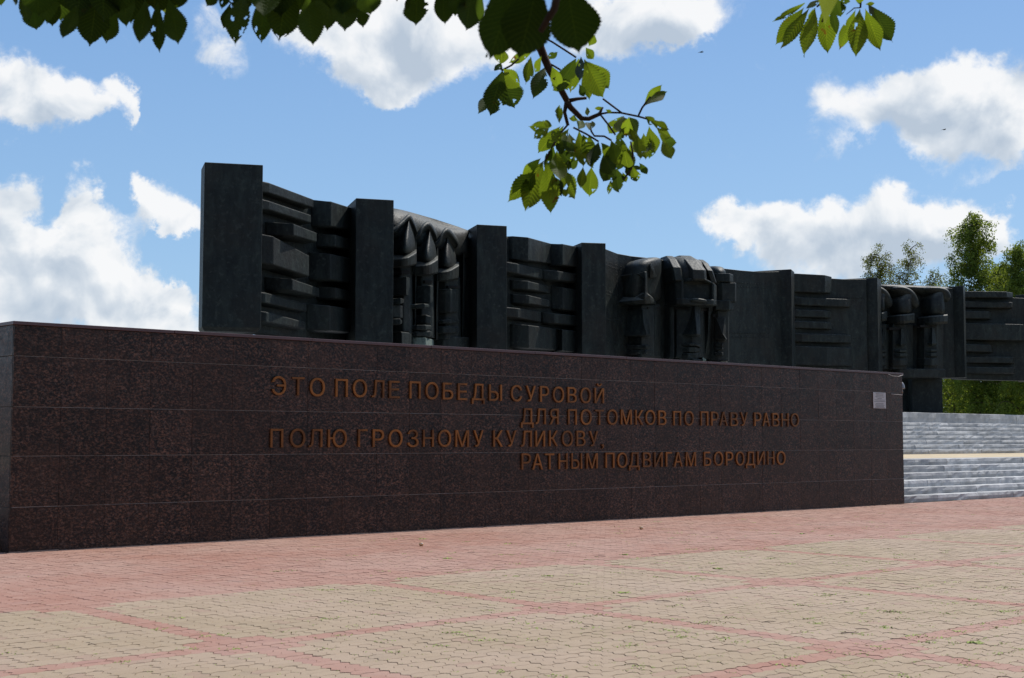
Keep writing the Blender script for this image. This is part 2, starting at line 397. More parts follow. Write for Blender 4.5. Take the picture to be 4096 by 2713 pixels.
for k, (q, i, j, par, c, d, pink, dist) in enumerate(near):
    ctr = to_world(np.array([[i, j]])+c)[0]; hz = random.uniform(-.0022, .0022)
    if k < 300:
        key = (id(d), pink)
        if key not in paver_meshes:
            v, f = paver_geo(d, True); me = bpy.data.meshes.new('paver'); me.from_pydata(lin(v).tolist(), [], f); me.update()
            me.materials.append(M['pink' if pink else 'beige']); paver_meshes[key] = me
        o = link('paver', paver_meshes[key], plaza); o.location = (ctr[0], ctr[1], hz)
        o.rotation_euler = (random.uniform(-.006, .006), random.uniform(-.006, .006), random.uniform(-.012, .012))
        continue
    bev = dist < 17
    v, f = paver_geo(d, bev); v = lin(v)
    tilt = (rng.random(2)-.5)*.02; v[:, 2] += hz+v[:, 0]*tilt[0]+v[:, 1]*tilt[1]; v[:, 0] += ctr[0]; v[:, 1] += ctr[1]
    b = batches.setdefault(pink, [[], [], [], 0]); tn = random.random()
    b[0].append(v); b[1] += [tuple(x+b[3] for x in g) for g in f]; b[2] += [tn]*len(f); b[3] += len(v)
for pink, (v, f, tn, _) in batches.items():
    me = bpy.data.meshes.new('paver_field'); me.from_pydata(np.concatenate(v).tolist(), [], f); me.update()
    at = me.attributes.new('tone', 'FLOAT', 'FACE'); at.data.foreach_set('value', tn)
    o = link('paver_field', me, plaza, M['pink' if pink else 'beige']); o['kind'] = 'stuff'
sb = mk('joint_sand', [tuple(WL(-16, -26, -.007)), tuple(WL(60, -26, -.007)), tuple(WL(60, .35, -.007)), tuple(WL(-16, .35, -.007))], [(0, 1, 2, 3)], M['sand'], plaza, kind='stuff')

mb = MB(); ms = 0.  # pale strip paints in the sunlit paver edges along the wall foot
while ms < WLEN:
    L_ = random.uniform(.12, .5); mb.prism([tuple(WL(ms, -.02-random.uniform(.005, .03)).xy), tuple(WL(min(WLEN, ms+L_), -.02-random.uniform(.005, .03)).xy), tuple(WL(min(WLEN, ms+L_), .01).xy), tuple(WL(ms, .01).xy)], -.01, random.uniform(.006, .016)); ms += L_+random.choice((0, 0, .05))
M['sunlit_edge'] = mat_simple('sunlit_paver_edge', (.42, .27, .20), .9, .2, 6)
mb.make('sunlit_edge_strip', M['sunlit_edge'], plaza, kind='stuff')
# ------------------------------------------------------------------ granite wall
WT, WH = 1.0, 3.385
wall = empty('granite_wall', WL(0, 0, 0), 'long dark red-brown polished granite wall with an inscription in Russian capitals', 'wall')
def wbox(mb, s0, s1, n0, n1, z0, z1): mb.prism([tuple(WL(s0, n0).xy), tuple(WL(s1, n0).xy), tuple(WL(s1, n1).xy), tuple(WL(s0, n1).xy)], z0, z1)
mb = MB(); wbox(mb, .03, WLEN-.03, .008, WT-.03, -.05, WH-.01); mb.make('wall_core', M['grout'], wall)
rows = [0, .668, 1.426, 2.161, 2.922, WH]
NC = 32; cw = WLEN/NC
tile_cache = {}
def tile(sz, kind, loc, yaw):
    key = (round(sz[0], 3), round(sz[1], 3))
    if key not in tile_cache:
        a, h = sz[0]/2-.0012, sz[1]/2-.0042; t0 = .022; e = .0025
        mb = MB(); f = [(-a+e, 0, -h+e), (a-e, 0, -h+e), (a-e, 0, h-e), (-a+e, 0, h-e), (-a, e, -h), (a, e, -h), (a, e, h), (-a, e, h), (-a, t0, -h), (a, t0, -h), (a, t0, h), (-a, t0, h)]
        mb.add(f, [(0, 1, 2, 3)]+[(4+i, 4+(i+1) % 4, (i+1) % 4, i) for i in range(4)]+[(8+i, 8+(i+1) % 4, 4+(i+1) % 4, 4+i) for i in range(4)])
        me = bpy.data.meshes.new('granite_tile'); me.from_pydata(mb.v, [], mb.f); me.update(); me.materials.append(M['granite']); tile_cache[key] = me
    o = link('granite_tile', tile_cache[key], wall); o.location = loc-Vector(wall.location); o.rotation_euler = (random.uniform(-.0015, .0015), 0, yaw+random.uniform(-.0012, .0012)); return o
yawW = math.atan2(WU.y, WU.x)
for r in range(5):
    h = rows[r+1]-rows[r]
    for c in range(NC):
        tile((cw, h), 0, WL((c+.5)*cw, random.uniform(-.0022, .0022), (rows[r]+rows[r+1])/2), yawW)
    for sgn in (0, 1):                                         # end faces
        s = 0.0 if sgn == 0 else WLEN
        loc = WL(s+(.022 if sgn == 0 else -.022)*0, .026+(WT-.03)/2, (rows[r]+rows[r+1])/2)
        tile((WT-.045, h), 0, loc, yawW+(-math.pi/2 if sgn == 0 else math.pi/2))
mb = MB(); wbox(mb, .03, WLEN-.03, WT-.03, WT, 0, WH); mb.make('rear_slab', M['granite'], wall)
NCOP = 9
for k in range(NCOP):
    s0, s1 = k*(WLEN+.06)/NCOP-.03, (k+1)*(WLEN+.06)/NCOP-.03-.006
    mb = MB(); dz = random.uniform(-.002, .002); wbox(mb, s0, s1, -.03+random.uniform(-.002, .002), WT+.03, WH+dz, WH+.052+dz)
    mb.make('coping_stone', M['coping'], wall, bevel=.005)
# inscription
LET = [] # text, list of (left,right) in source px, base z
def cropx(lst, ox, sc): return [(ox+a/sc, ox+b/sc) for a, b in lst]
A_ = (1060, 3.3829); B_ = (1700, 3.1573); C_ = (2400, 2.7859)
LET.append(('ЭТОПОЛЕП', cropx([(78,270),(350,518),(593,795),(940,1105),(1177,1365),(1432,1600),(1665,1808),(1943,2093)], *A_), 2.432))
LET.append(('ОБЕДЫСУРОВОЙ', cropx([(-5,158),(213,343),(402,520),(580,743),(797,960),(1075,1212),(1265,1385),(1443,1555),(1605,1745),(1790,1905),(1953,2085),(2130,2250)], *B_), 2.432))
LET.append(('ДЛЯПОТ', cropx([(1200,1358),(1387,1515),(1565,1675),(1795,1905),(1955,2092),(2138,2245)], *B_), 1.985))
LET.append(('ОМКОВПОПРАВУРАВНО', cropx([(72,185),(222,343),(383,470),(497,605),(640,728),(807,893),(933,1033),(1112,1195),(1228,1310),(1323,1410),(1443,1528),(1555,1635),(1708,1785),(1802,1880),(1910,1985),(2012,2090),(2117,2205)], *C_), 1.995))
LET.append(('ПОЛЮГРОЗН', cropx([(65,238),(332,537),(583,768),(843,1097),(1250,1375),(1447,1600),(1665,1850),(1918,2067),(2128,2273)], *A_), 1.542))
LET.append(('ОМУКУЛИКОВУ,', cropx([(157,318),(373,543),(602,727),(850,970),(1020,1143),(1202,1337),(1382,1503),(1557,1665),(1718,1855),(1900,2012),(2063,2173),(2217,2247)], *B_), 1.542))
LET.append(('РАТНЫМ', cropx([(1207,1325),(1343,1475),(1505,1620),(1675,1787),(1835,1970),(2023,2167)], *B_), 1.085))
LET.append(('ПОДВИГАМБОРОДИНО', cropx([(48,147),(182,292),(310,428),(465,557),(590,683),(720,788),(810,903),(942,1055),(1143,1222),(1257,1355),(1387,1467),(1500,1592),(1610,1710),(1737,1818),(1850,1925),(1955,2050)], *C_), 1.092))
def on_wall(px, py):
    r = ray(px, py); t = WA.dot(WN)/(r.x*WN.x+r.y*WN.y); P = Vector((r.x*t, r.y*t)); return (P-WA).dot(WU), EYE+r.z*t
CAP = .318
cache = {}
from mathutils.geometry import delaunay_2d_cdt
def glyph(ch):
    """letter outline from the built-in font, filled and given thickness"""
    if ch in cache: return cache[ch]
    c = bpy.data.curves.new('t', 'FONT'); c.body = ch; c.resolution_u = 5; c.fill_mode = 'NONE'
    o = bpy.data.objects.new('t', c); COL.objects.link(o)
    me = bpy.data.meshes.new_from_object(o.evaluated_get(bpy.context.evaluated_depsgraph_get())); bpy.data.objects.remove(o)
    co = [Vector(q.co[:2]) for q in me.vertices]; nb = {}
    for e in me.edges: i, j = e.vertices; nb.setdefault(i, []).append(j); nb.setdefault(j, []).append(i)
    loops = []; seen = set()
    for i in range(len(co)):
        if i in seen or i not in nb: continue
        lp = [i]; seen.add(i); cur = i
        while True:
            nx = [k for k in nb[cur] if k not in seen]
            if not nx: break
            cur = min(nx, key=lambda k: abs(k-cur)); seen.add(cur); lp.append(cur)
        pts = []
        for k in lp:
            if not pts or (co[k]-pts[-1]).length > 1e-3: pts.append(co[k])
        if len(pts) > 2 and (pts[0]-pts[-1]).length < 1e-3: pts.pop()
        loops.append(pts)
    P = []; E_ = []
    for pts in loops:
        n0 = len(P); P += pts; E_ += [(n0+k, n0+(k+1) % len(pts)) for k in range(len(pts))]
    V, _, T, *_r = delaunay_2d_cdt(P, E_, [], 0, 1e-5)
    def winding(q):
        w_ = 0
        for pts in loops:
            for k in range(len(pts)):
                a, b = pts[k], pts[(k+1) % len(pts)]
                if (a.y <= q.y) != (b.y <= q.y):
                    x = a.x+(q.y-a.y)/(b.y-a.y)*(b.x-a.x)
                    if x > q.x: w_ += 1 if b.y > a.y else -1
        return w_
    T = [t for t in T if len(t) == 3 and winding((V[t[0]]+V[t[1]]+V[t[2]])/3) != 0]
    n = len(V); v = np.array([(p.x, p.y, 1.) for p in V]+[(p.x, p.y, 0.) for p in V])
    ec = {}
    for t in T:
        for k in range(3): e = (t[k], t[(k+1) % 3]); ec[e] = 1
    f = [tuple(t) for t in T]+[(t[2]+n, t[1]+n, t[0]+n) for t in T]+[(a+n, b+n, b, a) for (a, b) in ec if (b, a) not in ec]
    used = sorted({i for q in f for i in q}); mp = {i: k for k, i in enumerate(used)}
    cache[ch] = (v[used], [tuple(mp[i] for i in q) for q in f]); return cache[ch]
for txt, xs, zb in LET:
    for ch, (a, b) in zip(txt, xs):
        v, f = glyph(ch); s0, _ = on_wall(a, 1650); s1, _ = on_wall(b, 1650)
        x = (v[:, 0]-v[:, 0].min())/(v[:, 0].max()-v[:, 0].min())*(s1-s0)+s0
        z = v[:, 1]/.728*CAP+zb; n = -v[:, 2]*.026-.007
        jig = random.uniform(-.004, .004)
        mk('letter', [tuple(WL(x[i], n[i], z[i]+jig)) for i in range(len(x))], f, M['letter'], wall, label='raised dull gold letter '+ch)
# plaque
pl = empty('notice_plaque', WL(23.02, -.02, 2.5), 'small pale notice plaque on the dark granite wall near its right end', 'plaque')
mb = MB(); wbox(mb, 22.74, 23.32, -.022, -.006, 2.49, 2.90); mb.make('plate', M['plaque'], pl, bevel=.003)
for k, (z, wd) in enumerate(((2.865, .36), (2.83, .34), (2.785, .40), (2.745, .20), (2.705, .47), (2.668, .50), (2.61, .36), (2.575, .42), (2.545, .36), (2.515, .44))):
    mb = MB(); s = 23.03-wd/2
    while s < 23.03+wd/2:
        L = random.uniform(.008, .05); wbox(mb, s, min(s+L, 23.03+wd/2), -.0245, -.0215, z-.006, z+.006); s += L+random.uniform(.004, .012)
    mb.make('text_line', M['ink'], pl)
# lamp / camera housing on the wall's right end
lm = empty('security_camera', WL(WLEN, .25, 2.9), 'grey domed security camera fixed to the right end of the granite wall', 'camera')
def turn(mb, c, prof, k=14):
    v = []; f = []
    for r, z in prof:
        for j in range(k): v.append((c[0]+r*math.cos(2*math.pi*j/k), c[1]+r*math.sin(2*math.pi*j/k), c[2]+z))
    for i in range(len(prof)-1):
        for j in range(k): f.append((i*k+j, i*k+(j+1) % k, (i+1)*k+(j+1) % k, (i+1)*k+j))
    f += [tuple(range(k)), tuple(range(len(prof)*k-1, (len(prof)-1)*k-1, -1))]; mb.add(v, f)
c = WL(WLEN+.075, .1, 3.03)
mb = MB(); turn(mb, c, [(.012, .185), (.05, .175), (.085, .14), (.108, .08), (.115, .03), (.118, 0), (.095, -.005)]); mb.make('dome_housing', M['casing'], lm, smooth=True)
mb = MB(); turn(mb, c, [(.045, -.006), (.062, -.05), (.062, -.10), (.045, -.145), (.012, -.16)]); mb.make('lens_globe', M['glass'], lm, smooth=True)
mb = MB(); mb.tube([WL(WLEN-.01, .12, 3.27), WL(WLEN+.04, .1, 3.27), WL(WLEN+.06, .1, 3.21)], .02, 8); mb.sphere(WL(WLEN+.02, .1, 3.27), .034); mb.make('bracket', M['casing'], lm, smooth=True)
mb = MB(); mb.tube([WL(WLEN+.07, .1, 2.87), WL(WLEN+.03, .05, 2.845), WL(WLEN-.02, -.012, 2.86), WL(WLEN-.3, -.012, 2.868), WL(WLEN-.55, -.012, 2.872)], .006, 6)
mb.tube([WL(WLEN-.7, -.034, 3.385), WL(WLEN-.5, -.03, 3.345), WL(WLEN-.2, -.03, 3.345), WL(WLEN-.01, -.03, 3.385)], .004, 6); mb.make('cable', M['plaque'], lm)

# ------------------------------------------------------------------ steps
NS = .38; RISE, TREAD = .188, .34
LN0 = NS+5*TREAD; UN0 = 10.5
levels = [(NS+k*TREAD, k*RISE, (k+1)*RISE) for k in range(6)]+[(UN0+k*TREAD, 6*RISE+k*RISE, 7*RISE+k*RISE) for k in range(7)]
levels.append((UN0+7*TREAD, 13*RISE, 2.885))
PODZ = 2.885
def step_block(parent, s0, s1, n, z0, z1, depth=.5):
    k = 9; v = []
    for i in range(k+1):
        s = s0+(s1-s0)*i/k; j = lambda a: random.uniform(-a, a)
        e = i in (0, k)
        v += [WL(s, n+(0 if e else j(.014)), z0), WL(s, n-.012+j(.024), z0+(z1-z0)*.5), WL(s, n+.006+j(.014), z1-.014+j(.007)), WL(s, n+.04+j(.02), z1+j(.004)), WL(s, n+depth, z1)]
    f = []
    for i in range(k):
        for q in range(4): f.append((i*5+q, i*5+q+1, (i+1)*5+q+1, (i+1)*5+q))
    f += [tuple(range(5)), tuple(range(k*5+4, k*5-1, -1))]
    return mk('step_stone', v, f, M['stone'], parent)
def stairs(name, s0, s1, label, lens):
    st = empty(name, WL(s0, NS, 0), label, 'steps')
    for li, (n, z0, z1) in enumerate(levels):
        s = s0-random.uniform(0, .4)*(s0 > 0)
        if s0 > 0: s = s0
        while s < s1-.05:
            L = random.uniform(*lens)*(1.2 if li > 6 else 1); L = min(L, s1-s)
            if s1-s-L < .5: L = s1-s
            step_block(st, s+.004, s+L-.004, n, z0, z1, .5); s += L
    mb = MB(); wbox(mb, s0, s1, LN0+.45, UN0+.02, .2, 6*RISE-.006); mb.make('landing_paving', M['landing'], st)
    mb = MB(); wbox(mb, s0+.01, s1-.01, LN0+.42, LN0+.55, .3, 6*RISE+.004); mb.make('landing_edge', M['stone'], st)
    mb = MB()
    for k in range(6): wbox(mb, s0+.01, s1-.01, NS+k*TREAD+.08, NS+(k+1)*TREAD+.3, -.05, (k+1)*RISE-.05)
    for k in range(8): wbox(mb, s0+.01, s1-.01, UN0+k*TREAD+.08, UN0+(k+1)*TREAD+.3, 0, levels[6+k][2]-.05)
    mb.make('step_core', M['podium'], st); return st
stairs('stone_steps', WLEN+.03, 62, 'broad rough grey granite steps rising beside the right end of the wall', (1.5, 3.1))
stairs('stone_steps', -12, -.05, 'grey granite steps off the left end of the wall, outside the picture', (5, 8))
mb = MB(); wbox(mb, -12, 62, UN0+7*TREAD+.4, 26, -.05, PODZ-.006); podium = mb.make('podium', M['podium'], kind='structure')
mb = MB(); wbox(mb, 1, WLEN-1, 1.2, UN0+7*TREAD+.4, -.05, .4); mb.make('podium_base', M['podium'], kind='structure')

# ------------------------------------------------------------------ bronze relief
class Face:
    """an upright plane through two ground points; h is the distance the bronze stands out from it"""
    def __init__(s, P0, P1, ox=0, oy=0, sc=1.0):
        s.P = Vector(P0); s.d = (Vector(P1)-Vector(P0)).normalized(); s.m = Vector((s.d.y, -s.d.x)); s.ox, s.oy, s.sc = ox, oy, sc
        s.L = (Vector(P1)-Vector(P0)).length
    def at(s, x, y, h):                       # surveyed point -> world, on the plane offset by h
        r = ray(s.ox+x/s.sc, s.oy+y/s.sc); o = s.P+s.m*h
        t = o.dot(s.m)/(r.x*s.m.x+r.y*s.m.y); return Vector((r.x*t, r.y*t, EYE+r.z*t))
    def back(s, p, h):                        # same place on the plane, at offset h
        q = Vector((p.x, p.y)); k = (q-s.P).dot(s.m); q = q+s.m*(h-k); return Vector((q.x, q.y, p.z))
rel = empty('bronze_relief', (3, 52, 4.6), 'long dark bronze relief wall of blocks and giant soldiers\' heads standing above the granite wall', 'monument')
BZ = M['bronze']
ZB, ZT = 4.63, 8.97
def pillar(fl, fr, depth, zt=ZT, zb=ZB, name='pillar', dl=None):
    fl, fr = Vector(fl), Vector(fr); d = (fr-fl).normalized(); k = Vector((-d.y, d.x))
    c = [fl, fr, fr+k*depth, fl+k*(dl or depth)]; v = []
    b = .11
    for p in c: v.append((p.x, p.y, zb-.01))
    for p in c: v.append((p.x+random.uniform(-.01, .01), p.y, zt+random.uniform(-.012, .012)))
    ctr = (c[0]+c[2])/2
    for p in c: q = ctr+(p-ctr)*.9; v.append((q.x, q.y, zb-b))
    f = [(4, 5, 6, 7), (11, 10, 9, 8)]+[(i, (i+1) % 4, 4+(i+1) % 4, 4+i) for i in range(4)]+[(8+i, 8+(i+1) % 4, (i+1) % 4, i) for i in range(4)]
    return mk(name, v, f, BZ, rel, bevel=.012, seg=1)
pillar((-8.08, 37.09), (-6.62, 37.53), 2.7, dl=1.15)
pillar((-4.71, 42.74), (-3.60, 43.06), 2.0, 8.97)
pillar((-1.19, 48.04), (-.17, 48.32), 1.6)
pillar((2.57, 52.38), (3.47, 52.65), 1.6)
def mirror_pillar(a, b, c):   # a: where the dark side meets the panel, b: front edge, c: far edge of the lit side
    a, b, c = Vector(a), Vector(b), Vector(c); d = (a-b).normalized()*1.7
    pillar(b+d, b, (c-b).length) if False else None
    v = []
    q = [b+d, b, c, c+d]
    for z in (ZB, ZT): v += [(p.x, p.y, z) for p in q]
    return mk('pillar', v, [(0, 1, 5, 4), (1, 2, 6, 5), (2, 3, 7, 6), (3, 0, 4, 7), (4, 5, 6, 7), (3, 2, 1, 0)], BZ, rel, bevel=.012, seg=1)
mirror_pillar((11.42, 60.88), (11.92, 60.62), (12.25, 61.61))
mirror_pillar((15.66, 64.09), (16.39, 63.75), (16.84, 64.80))
mirror_pillar((20.70, 67.55), (21.31, 67.11), (21.64, 67.88))
mirror_pillar((26.0, 71.0), (26.7, 70.5), (27.1, 71.5))
# curved backing sheets
def panel(pts, zt, name='panel', zb=ZB):
    P = [Vector(p) for p in pts]; n = len(P); v = []
    zt = zt if isinstance(zt, (list, tuple)) else [zt]*n
    for p, z in zip(P, zt): v += [(p.x, p.y, zb), (p.x, p.y, z)]
    for i, (p, z) in enumerate(zip(P, zt)):
        t = (P[min(i+1, n-1)]-P[max(i-1, 0)]).normalized(); q = p+Vector((-t.y, t.x))*.55; v += [(q.x, q.y, zb), (q.x, q.y, z)]
    f = []
    for i in range(n-1):
        a, b = 2*i, 2*n+2*i; f += [(a, a+2, a+3, a+1), (b+1, b+3, b+2, b), (a+1, a+3, b+3, b+1), (b, b+2, a+2, a)]
    f += [(0, 1, 2*n+1, 2*n), (2*n-1, 2*n-2, 4*n-2, 4*n-1)]
    return mk(name, v, f, BZ, rel, bevel=.01, seg=1)
panel([(-7.15, 38.6), (-5.1, 44.7)], 8.66)
panel([(-4.0, 44.6), (-1.25, 49.7)], 8.7)
panel([(-.75, 48.9), (2.6, 53.9)], 8.78)
cen = panel([(3.2, 52.6), (4.02, 54.1), (4.6, 54.75), (5.35, 55.4), (7.0, 57.1), (8.7, 58.6), (9.6, 59.4), (10.4, 60.1), (11.1, 60.62), (11.5, 60.85)], [8.86, 8.78, 8.77, 8.78, 8.78, 8.76, 8.77, 8.80, 8.86, 8.9])
panel([(12.1, 61.95), (14.05, 62.90), (15.0, 63.35), (15.9, 63.75)], [8.82, 8.84, 8.84, 8.90])
panel([(16.6, 65.6), (18.7, 66.55), (20.1, 67.15), (20.9, 67.35)], [8.72, 8.72, 8.8, 8.88])
panel([(21.6, 69.0), (24.6, 70.4), (27.0, 71.3)], 8.74)
FA = Face((-7.15, 38.6), (-5.1, 44.7), 780, 620, 2.0097)
FB = Face((-4.0, 44.6), (-1.25, 49.7), 1400, 760, 2.3057)
FC = Face((-.75, 48.9), (2.6, 53.9), 1980, 920, 2.8)
FD = Face((12.2, 62.0), (15.9, 63.8), 3100, 1000, 2.8)
FE = Face((16.6, 65.6), (20.9, 67.35), 3480, 1060, 2.4497)
FF = Face((21.6, 69.0), (27.0, 71.3), 3480, 1060, 2.4497)
FL = Face((4.1, 54.35), (7.0, 56.7), 2400, 980, 2.96)
FM = Face((5.2, 56.3), (9.2, 57.4), 2400, 980, 2.96)         # the middle group faces the square
def block(fc, out, top, bot, name='relief_block', par=None, taper=.05, mat=None, bev=.03):
    """out: (x, h) from left to right; top / bottom: one y per outline point (surveyed on the crop)"""
    n = len(out); v = []
    tops = top if isinstance(top, (list, tuple)) else [top]*n; bots = bot if isinstance(bot, (list, tuple)) else [bot]*n
    for (x, h), a, b in zip(out, tops, bots): v += [fc.at(x, a, h), fc.at(x, b, h)]
    for k in (0, n-1):
        pass
    b0 = [fc.back(v[2*i], -.12)+Vector((0, 0, taper)) for i in range(n)]; b1 = [fc.back(v[2*i+1], -.12)-Vector((0, 0, taper)) for i in range(n)]
    N = 2*n
    for p, q in zip(b0, b1): v += [p, q]
    f = []
    for i in range(n-1):
        f += [(2*i, 2*i+1, 2*i+3, 2*i+2), (N+2*i, 2*i, 2*i+2, N+2*i+2), (2*i+1, N+2*i+1, N+2*i+3, 2*i+3), (N+2*i+1, N+2*i, N+2*i+2, N+2*i+3)]
    f += [(N, N+1, 1, 0), (N-2, N-1, 2*N-1, 2*N-2)]
    return mk(name, v, f, mat or BZ, par or rel, bevel=bev, seg=2)
# panel 1 : horizontal beams between the first two pillars
block(FA, [(505, .22), (595, .34), (955, .30)], [204, 222, 358], [296, 305, 428], taper=.02)
block(FA, [(505, .22), (597, .36), (935, .30)], [345, 370, 485], [436, 442, 550])
block(FA, [(580, .06), (795, .80), (980, .38)], [543, 553, 627], [640, 648, 703])
block(FA, [(490, .30), (632, .62), (920, .42)], [628, 655, 810], [860, 884, 980])
block(FA, [(575, .06), (785, .80), (1000, .30)], [986, 997, 1072], [1075, 1088, 1142])
block(FA, [(490, .25), (568, .40), (900, .22)], [1100, 1107, 1198], [1180, 1190, 1262])
block(FA, [(490, .25), (575, .45), (890, .25)], [1252, 1262, 1345], [1332, 1345, 1400])
block(FA, [(945, .05), (1095, .62), (1300, .42)], [357, 373, 438], [560, 575, 605], taper=.02)
block(FA, [(985, .05), (1132, .60), (1290, .35)], [640, 642, 690], [728, 736, 770])
block(FA, [(925, .05), (1090, .66), (1290, .42)], [784, 796, 840], [990, 1002, 1030])
block(FA, [(985, .05), (1130, .60), (1290, .35)], [1060, 1066, 1105], [1142, 1152, 1180])
block(FA, [(905, .05), (1085, .66), (1290, .42)], [1204, 1212, 1245], [1400, 1412, 1430])
# panel 3
block(FC, [(190, .14), (372, .62), (628, .16)], [68, 82, 152], [326, 345, 378], taper=.01)
block(FC, [(622, .12), (757, .62), (960, .40)], [150, 156, 196], [385, 392, 418], taper=.01)
block(FC, [(95, .34), (252, .55), (535, .14)], [350, 378, 445], [460, 490, 552])
block(FC, [(545, .12), (710, .60), (960, .3)], [450, 460, 500], [548, 562, 590])
block(FC, [(198, .12), (370, .58), (575, .20), (622, .04)], [566, 572, 622, 650], [655, 666, 702, 716])
block(FC, [(205, .12), (383, .60), (605, .26), (625, .04)], [723, 732, 786, 815], [815, 826, 862, 868])
block(FC, [(638, .05), (762, .45), (960, .3)], [636, 646, 680], [880, 890, 915])
block(FC, [(95, .30), (260, .55), (520, .14)], [862, 878, 922], [968, 982, 1034])
block(FC, [(535, .1), (668, .50), (960, .3)], [922, 936, 965], [1036, 1046, 1075])
block(FC, [(198, .12), (380, .62), (722, .16)], [1058, 1067, 1112], [1308, 1320, 1350])
block(FC, [(700, .1), (755, .50), (960, .3)], [1108, 1116, 1140], [1345, 1352, 1370])
# panel 5
block(FD, [(190, .14), (560, .50), (636, .06)], [261, 281, 300], [468, 478, 486], taper=.0)
block(FD, [(190, .10), (300, .28), (800, .34), (852, .06)], [518, 534, 552, 560], [603, 617, 637, 642])
block(FD, [(190, .12), (565, .36), (632, .06)], [668, 680, 690], [745, 755, 762])
block(FD, [(190, .12), (570, .36), (636, .06)], [799, 808, 817], [872, 882, 890])
block(FD, [(190, .10), (300, .28), (790, .34), (852, .06)], [932, 939, 950, 958], [1020, 1028, 1038, 1043])
block(FD, [(190, .12), (580, .42), (865, .10)], [1080, 1088, 1100], [1285, 1292, 1302])
# panel 7
block(FF, [(925, .3), (1340, .70), (1402, .10)], [257, 262, 273], [318, 320, 324], taper=0)
block(FF, [(925, .2), (1385, .40), (1400, .08)], [357, 366, 370], [417, 420, 424])
block(FF, [(925, .35), (1165, .55), (1192, .08)], [453, 457, 470], [523, 526, 534])
block(FF, [(925, .3), (1180, .50), (1470, .60), (1560, .2)], [572, 577, 582, 588], [732, 736, 740, 744])
block(FF, [(925, .30), (1180, .48), (1205, .08)], [779, 783, 792], [848, 852, 858])
block(FF, [(925, .2), (1395, .40), (1420, .08)], [900, 904, 908], [958, 962, 966])
block(FF, [(925, .2), (1410, .40), (1425, .08)], [1002, 1007, 1010], [1058, 1062, 1066])
# ---- loft from surveyed rows
def rows_surf(fc, rws, back=-.1, name='helmet', par=None, close=True, sub=0, smooth=True, mat=None, bev=0, label=None):
    """rws: list of rows, each a list of (x, y, h); the surface is closed back onto the plane"""
    n = len(rws[0]); v = []
    for r in rws:
        pts = [fc.at(x, y, h) for x, y, h in r]
        v += [fc.back(pts[0], back)]+pts+[fc.back(pts[-1], back)]
    m = n+2; f = []
    for i in range(len(rws)-1):
        for j in range(m-1): f.append((i*m+j, i*m+j+1, (i+1)*m+j+1, (i+1)*m+j))
        f.append(((i+1)*m, i*m, i*m+m-1, (i+1)*m+m-1)) if False else None
    f.append(tuple(range(m))); f.append(tuple(range((len(rws)-1)*m+m-1, (len(rws)-1)*m-1, -1)))
    o = mk(name, v, f, mat or BZ, par or rel, smooth=smooth, bevel=bev, label=label)
    if sub: q = o.modifiers.new('sub', 'SUBSURF'); q.levels = q.render_levels = sub
    return o
def dome(spec, K=9, pw=.55):
    """spec rows: (y, xl, xr, h edge, h peak, peak position 0..1) -> rows for rows_surf"""
    out = []
    for (y, xl, xr, he, hp, pk) in spec:
        r = []
        for i in range(K):
            u = i/(K-1); q = u/pk if u < pk else (1-u)/(1-pk)
            e = (1-(1-min(1, q))**2)**pw; r.append((xl+(xr-xl)*u, y, he+(hp-he)*e))
        out.append(r)
    return out
# ---- panel 2: three old Russian warriors with pointed helmets under arched hoods
def band(fc, xs, yt, yb, h, name, par, mat=None, bev=.02): return block(fc, [(x, h_) for x, h_ in zip(xs, h)], yt, yb, name=name, par=par, taper=.02, mat=mat, bev=bev)
# the roll of bronze along the top edge that the hoods grow out of
rows_surf(FB, [[(405, 150, -.1), (560, 208, -.1), (700, 262, -.1), (870, 345, -.1), (1000, 360, -.1), (1130, 375, -.1)],
               [(405, 172, .20), (560, 222, .22), (700, 272, .22), (870, 356, .22), (1000, 365, .2), (1130, 380, .2)],
               [(405, 230, .46), (560, 262, .44), (700, 320, .44), (870, 392, .44), (1000, 410, .38), (1130, 430, .3)],
               [(405, 320, .56), (500, 360, .56), (640, 400, .54), (820, 450, .52), (1000, 500, .46), (1130, 540, .40)],
               [(405, 430, .52), (500, 470, .52), (640, 510, .50), (820, 560, .46), (1000, 590, .38), (1130, 620, .32)],
               [(405, 470, .15), (500, 510, .15), (640, 550, .15), (820, 600, .12), (1000, 630, .10), (1130, 660, .10)]], name='hood_crest', sub=1)
heads = []
def warrior(fc, tip, L, Rr, ybrow, yrim0, yrim1, slot, base, sc=1.0, hh=.95, key=0, hood=True):
    tx, ty = tip; g_ = rows_surf
    sp = []
    H = ybrow-ty; wd = Rr-L
    prof = ((0, .03), (.10, .12), (.22, .24), (.38, .50), (.55, .74), (.75, .93), (1.0, 1.0))
    for q, wv in prof:
        y = ty+H*q; cx = tx*(1-q)+(L+Rr)/2*q; sp.append((y, cx-wd/2*wv, cx+wd/2*wv, (.30+.1*q)*hh, (.42+.42*min(1, q*1.6))*hh, .55))
    hel = rows_surf(fc, dome(sp, 9, .6), name='soldier_head', sub=1)
    cx = (L+Rr)/2
    # brow plate: a curved rim that stands proud and catches the light on its top
    K = 7; rm = []
    for (dy, dh) in ((-.04, -.05), (0, .14), (.45, .17), (1, .06)):
        r = []
        for i in range(K):
            u = i/(K-1); x = L-wd*.03+(Rr-L)*.96*u; arch = math.sin(math.pi*min(1, u*1.0))
            y = (yrim0+(yrim1-yrim0)*dy)-(wd*.34*u if not isinstance(key, str) else -wd*.0)+0
            r.append((x, y, (.62+.32*math.sin(math.pi*(.15+.7*u)))*hh+dh))
        rm.append(r)
    rows_surf(fc, rm, name='helmet_rim', par=hel, smooth=False, bev=.02)
    return hel, cx
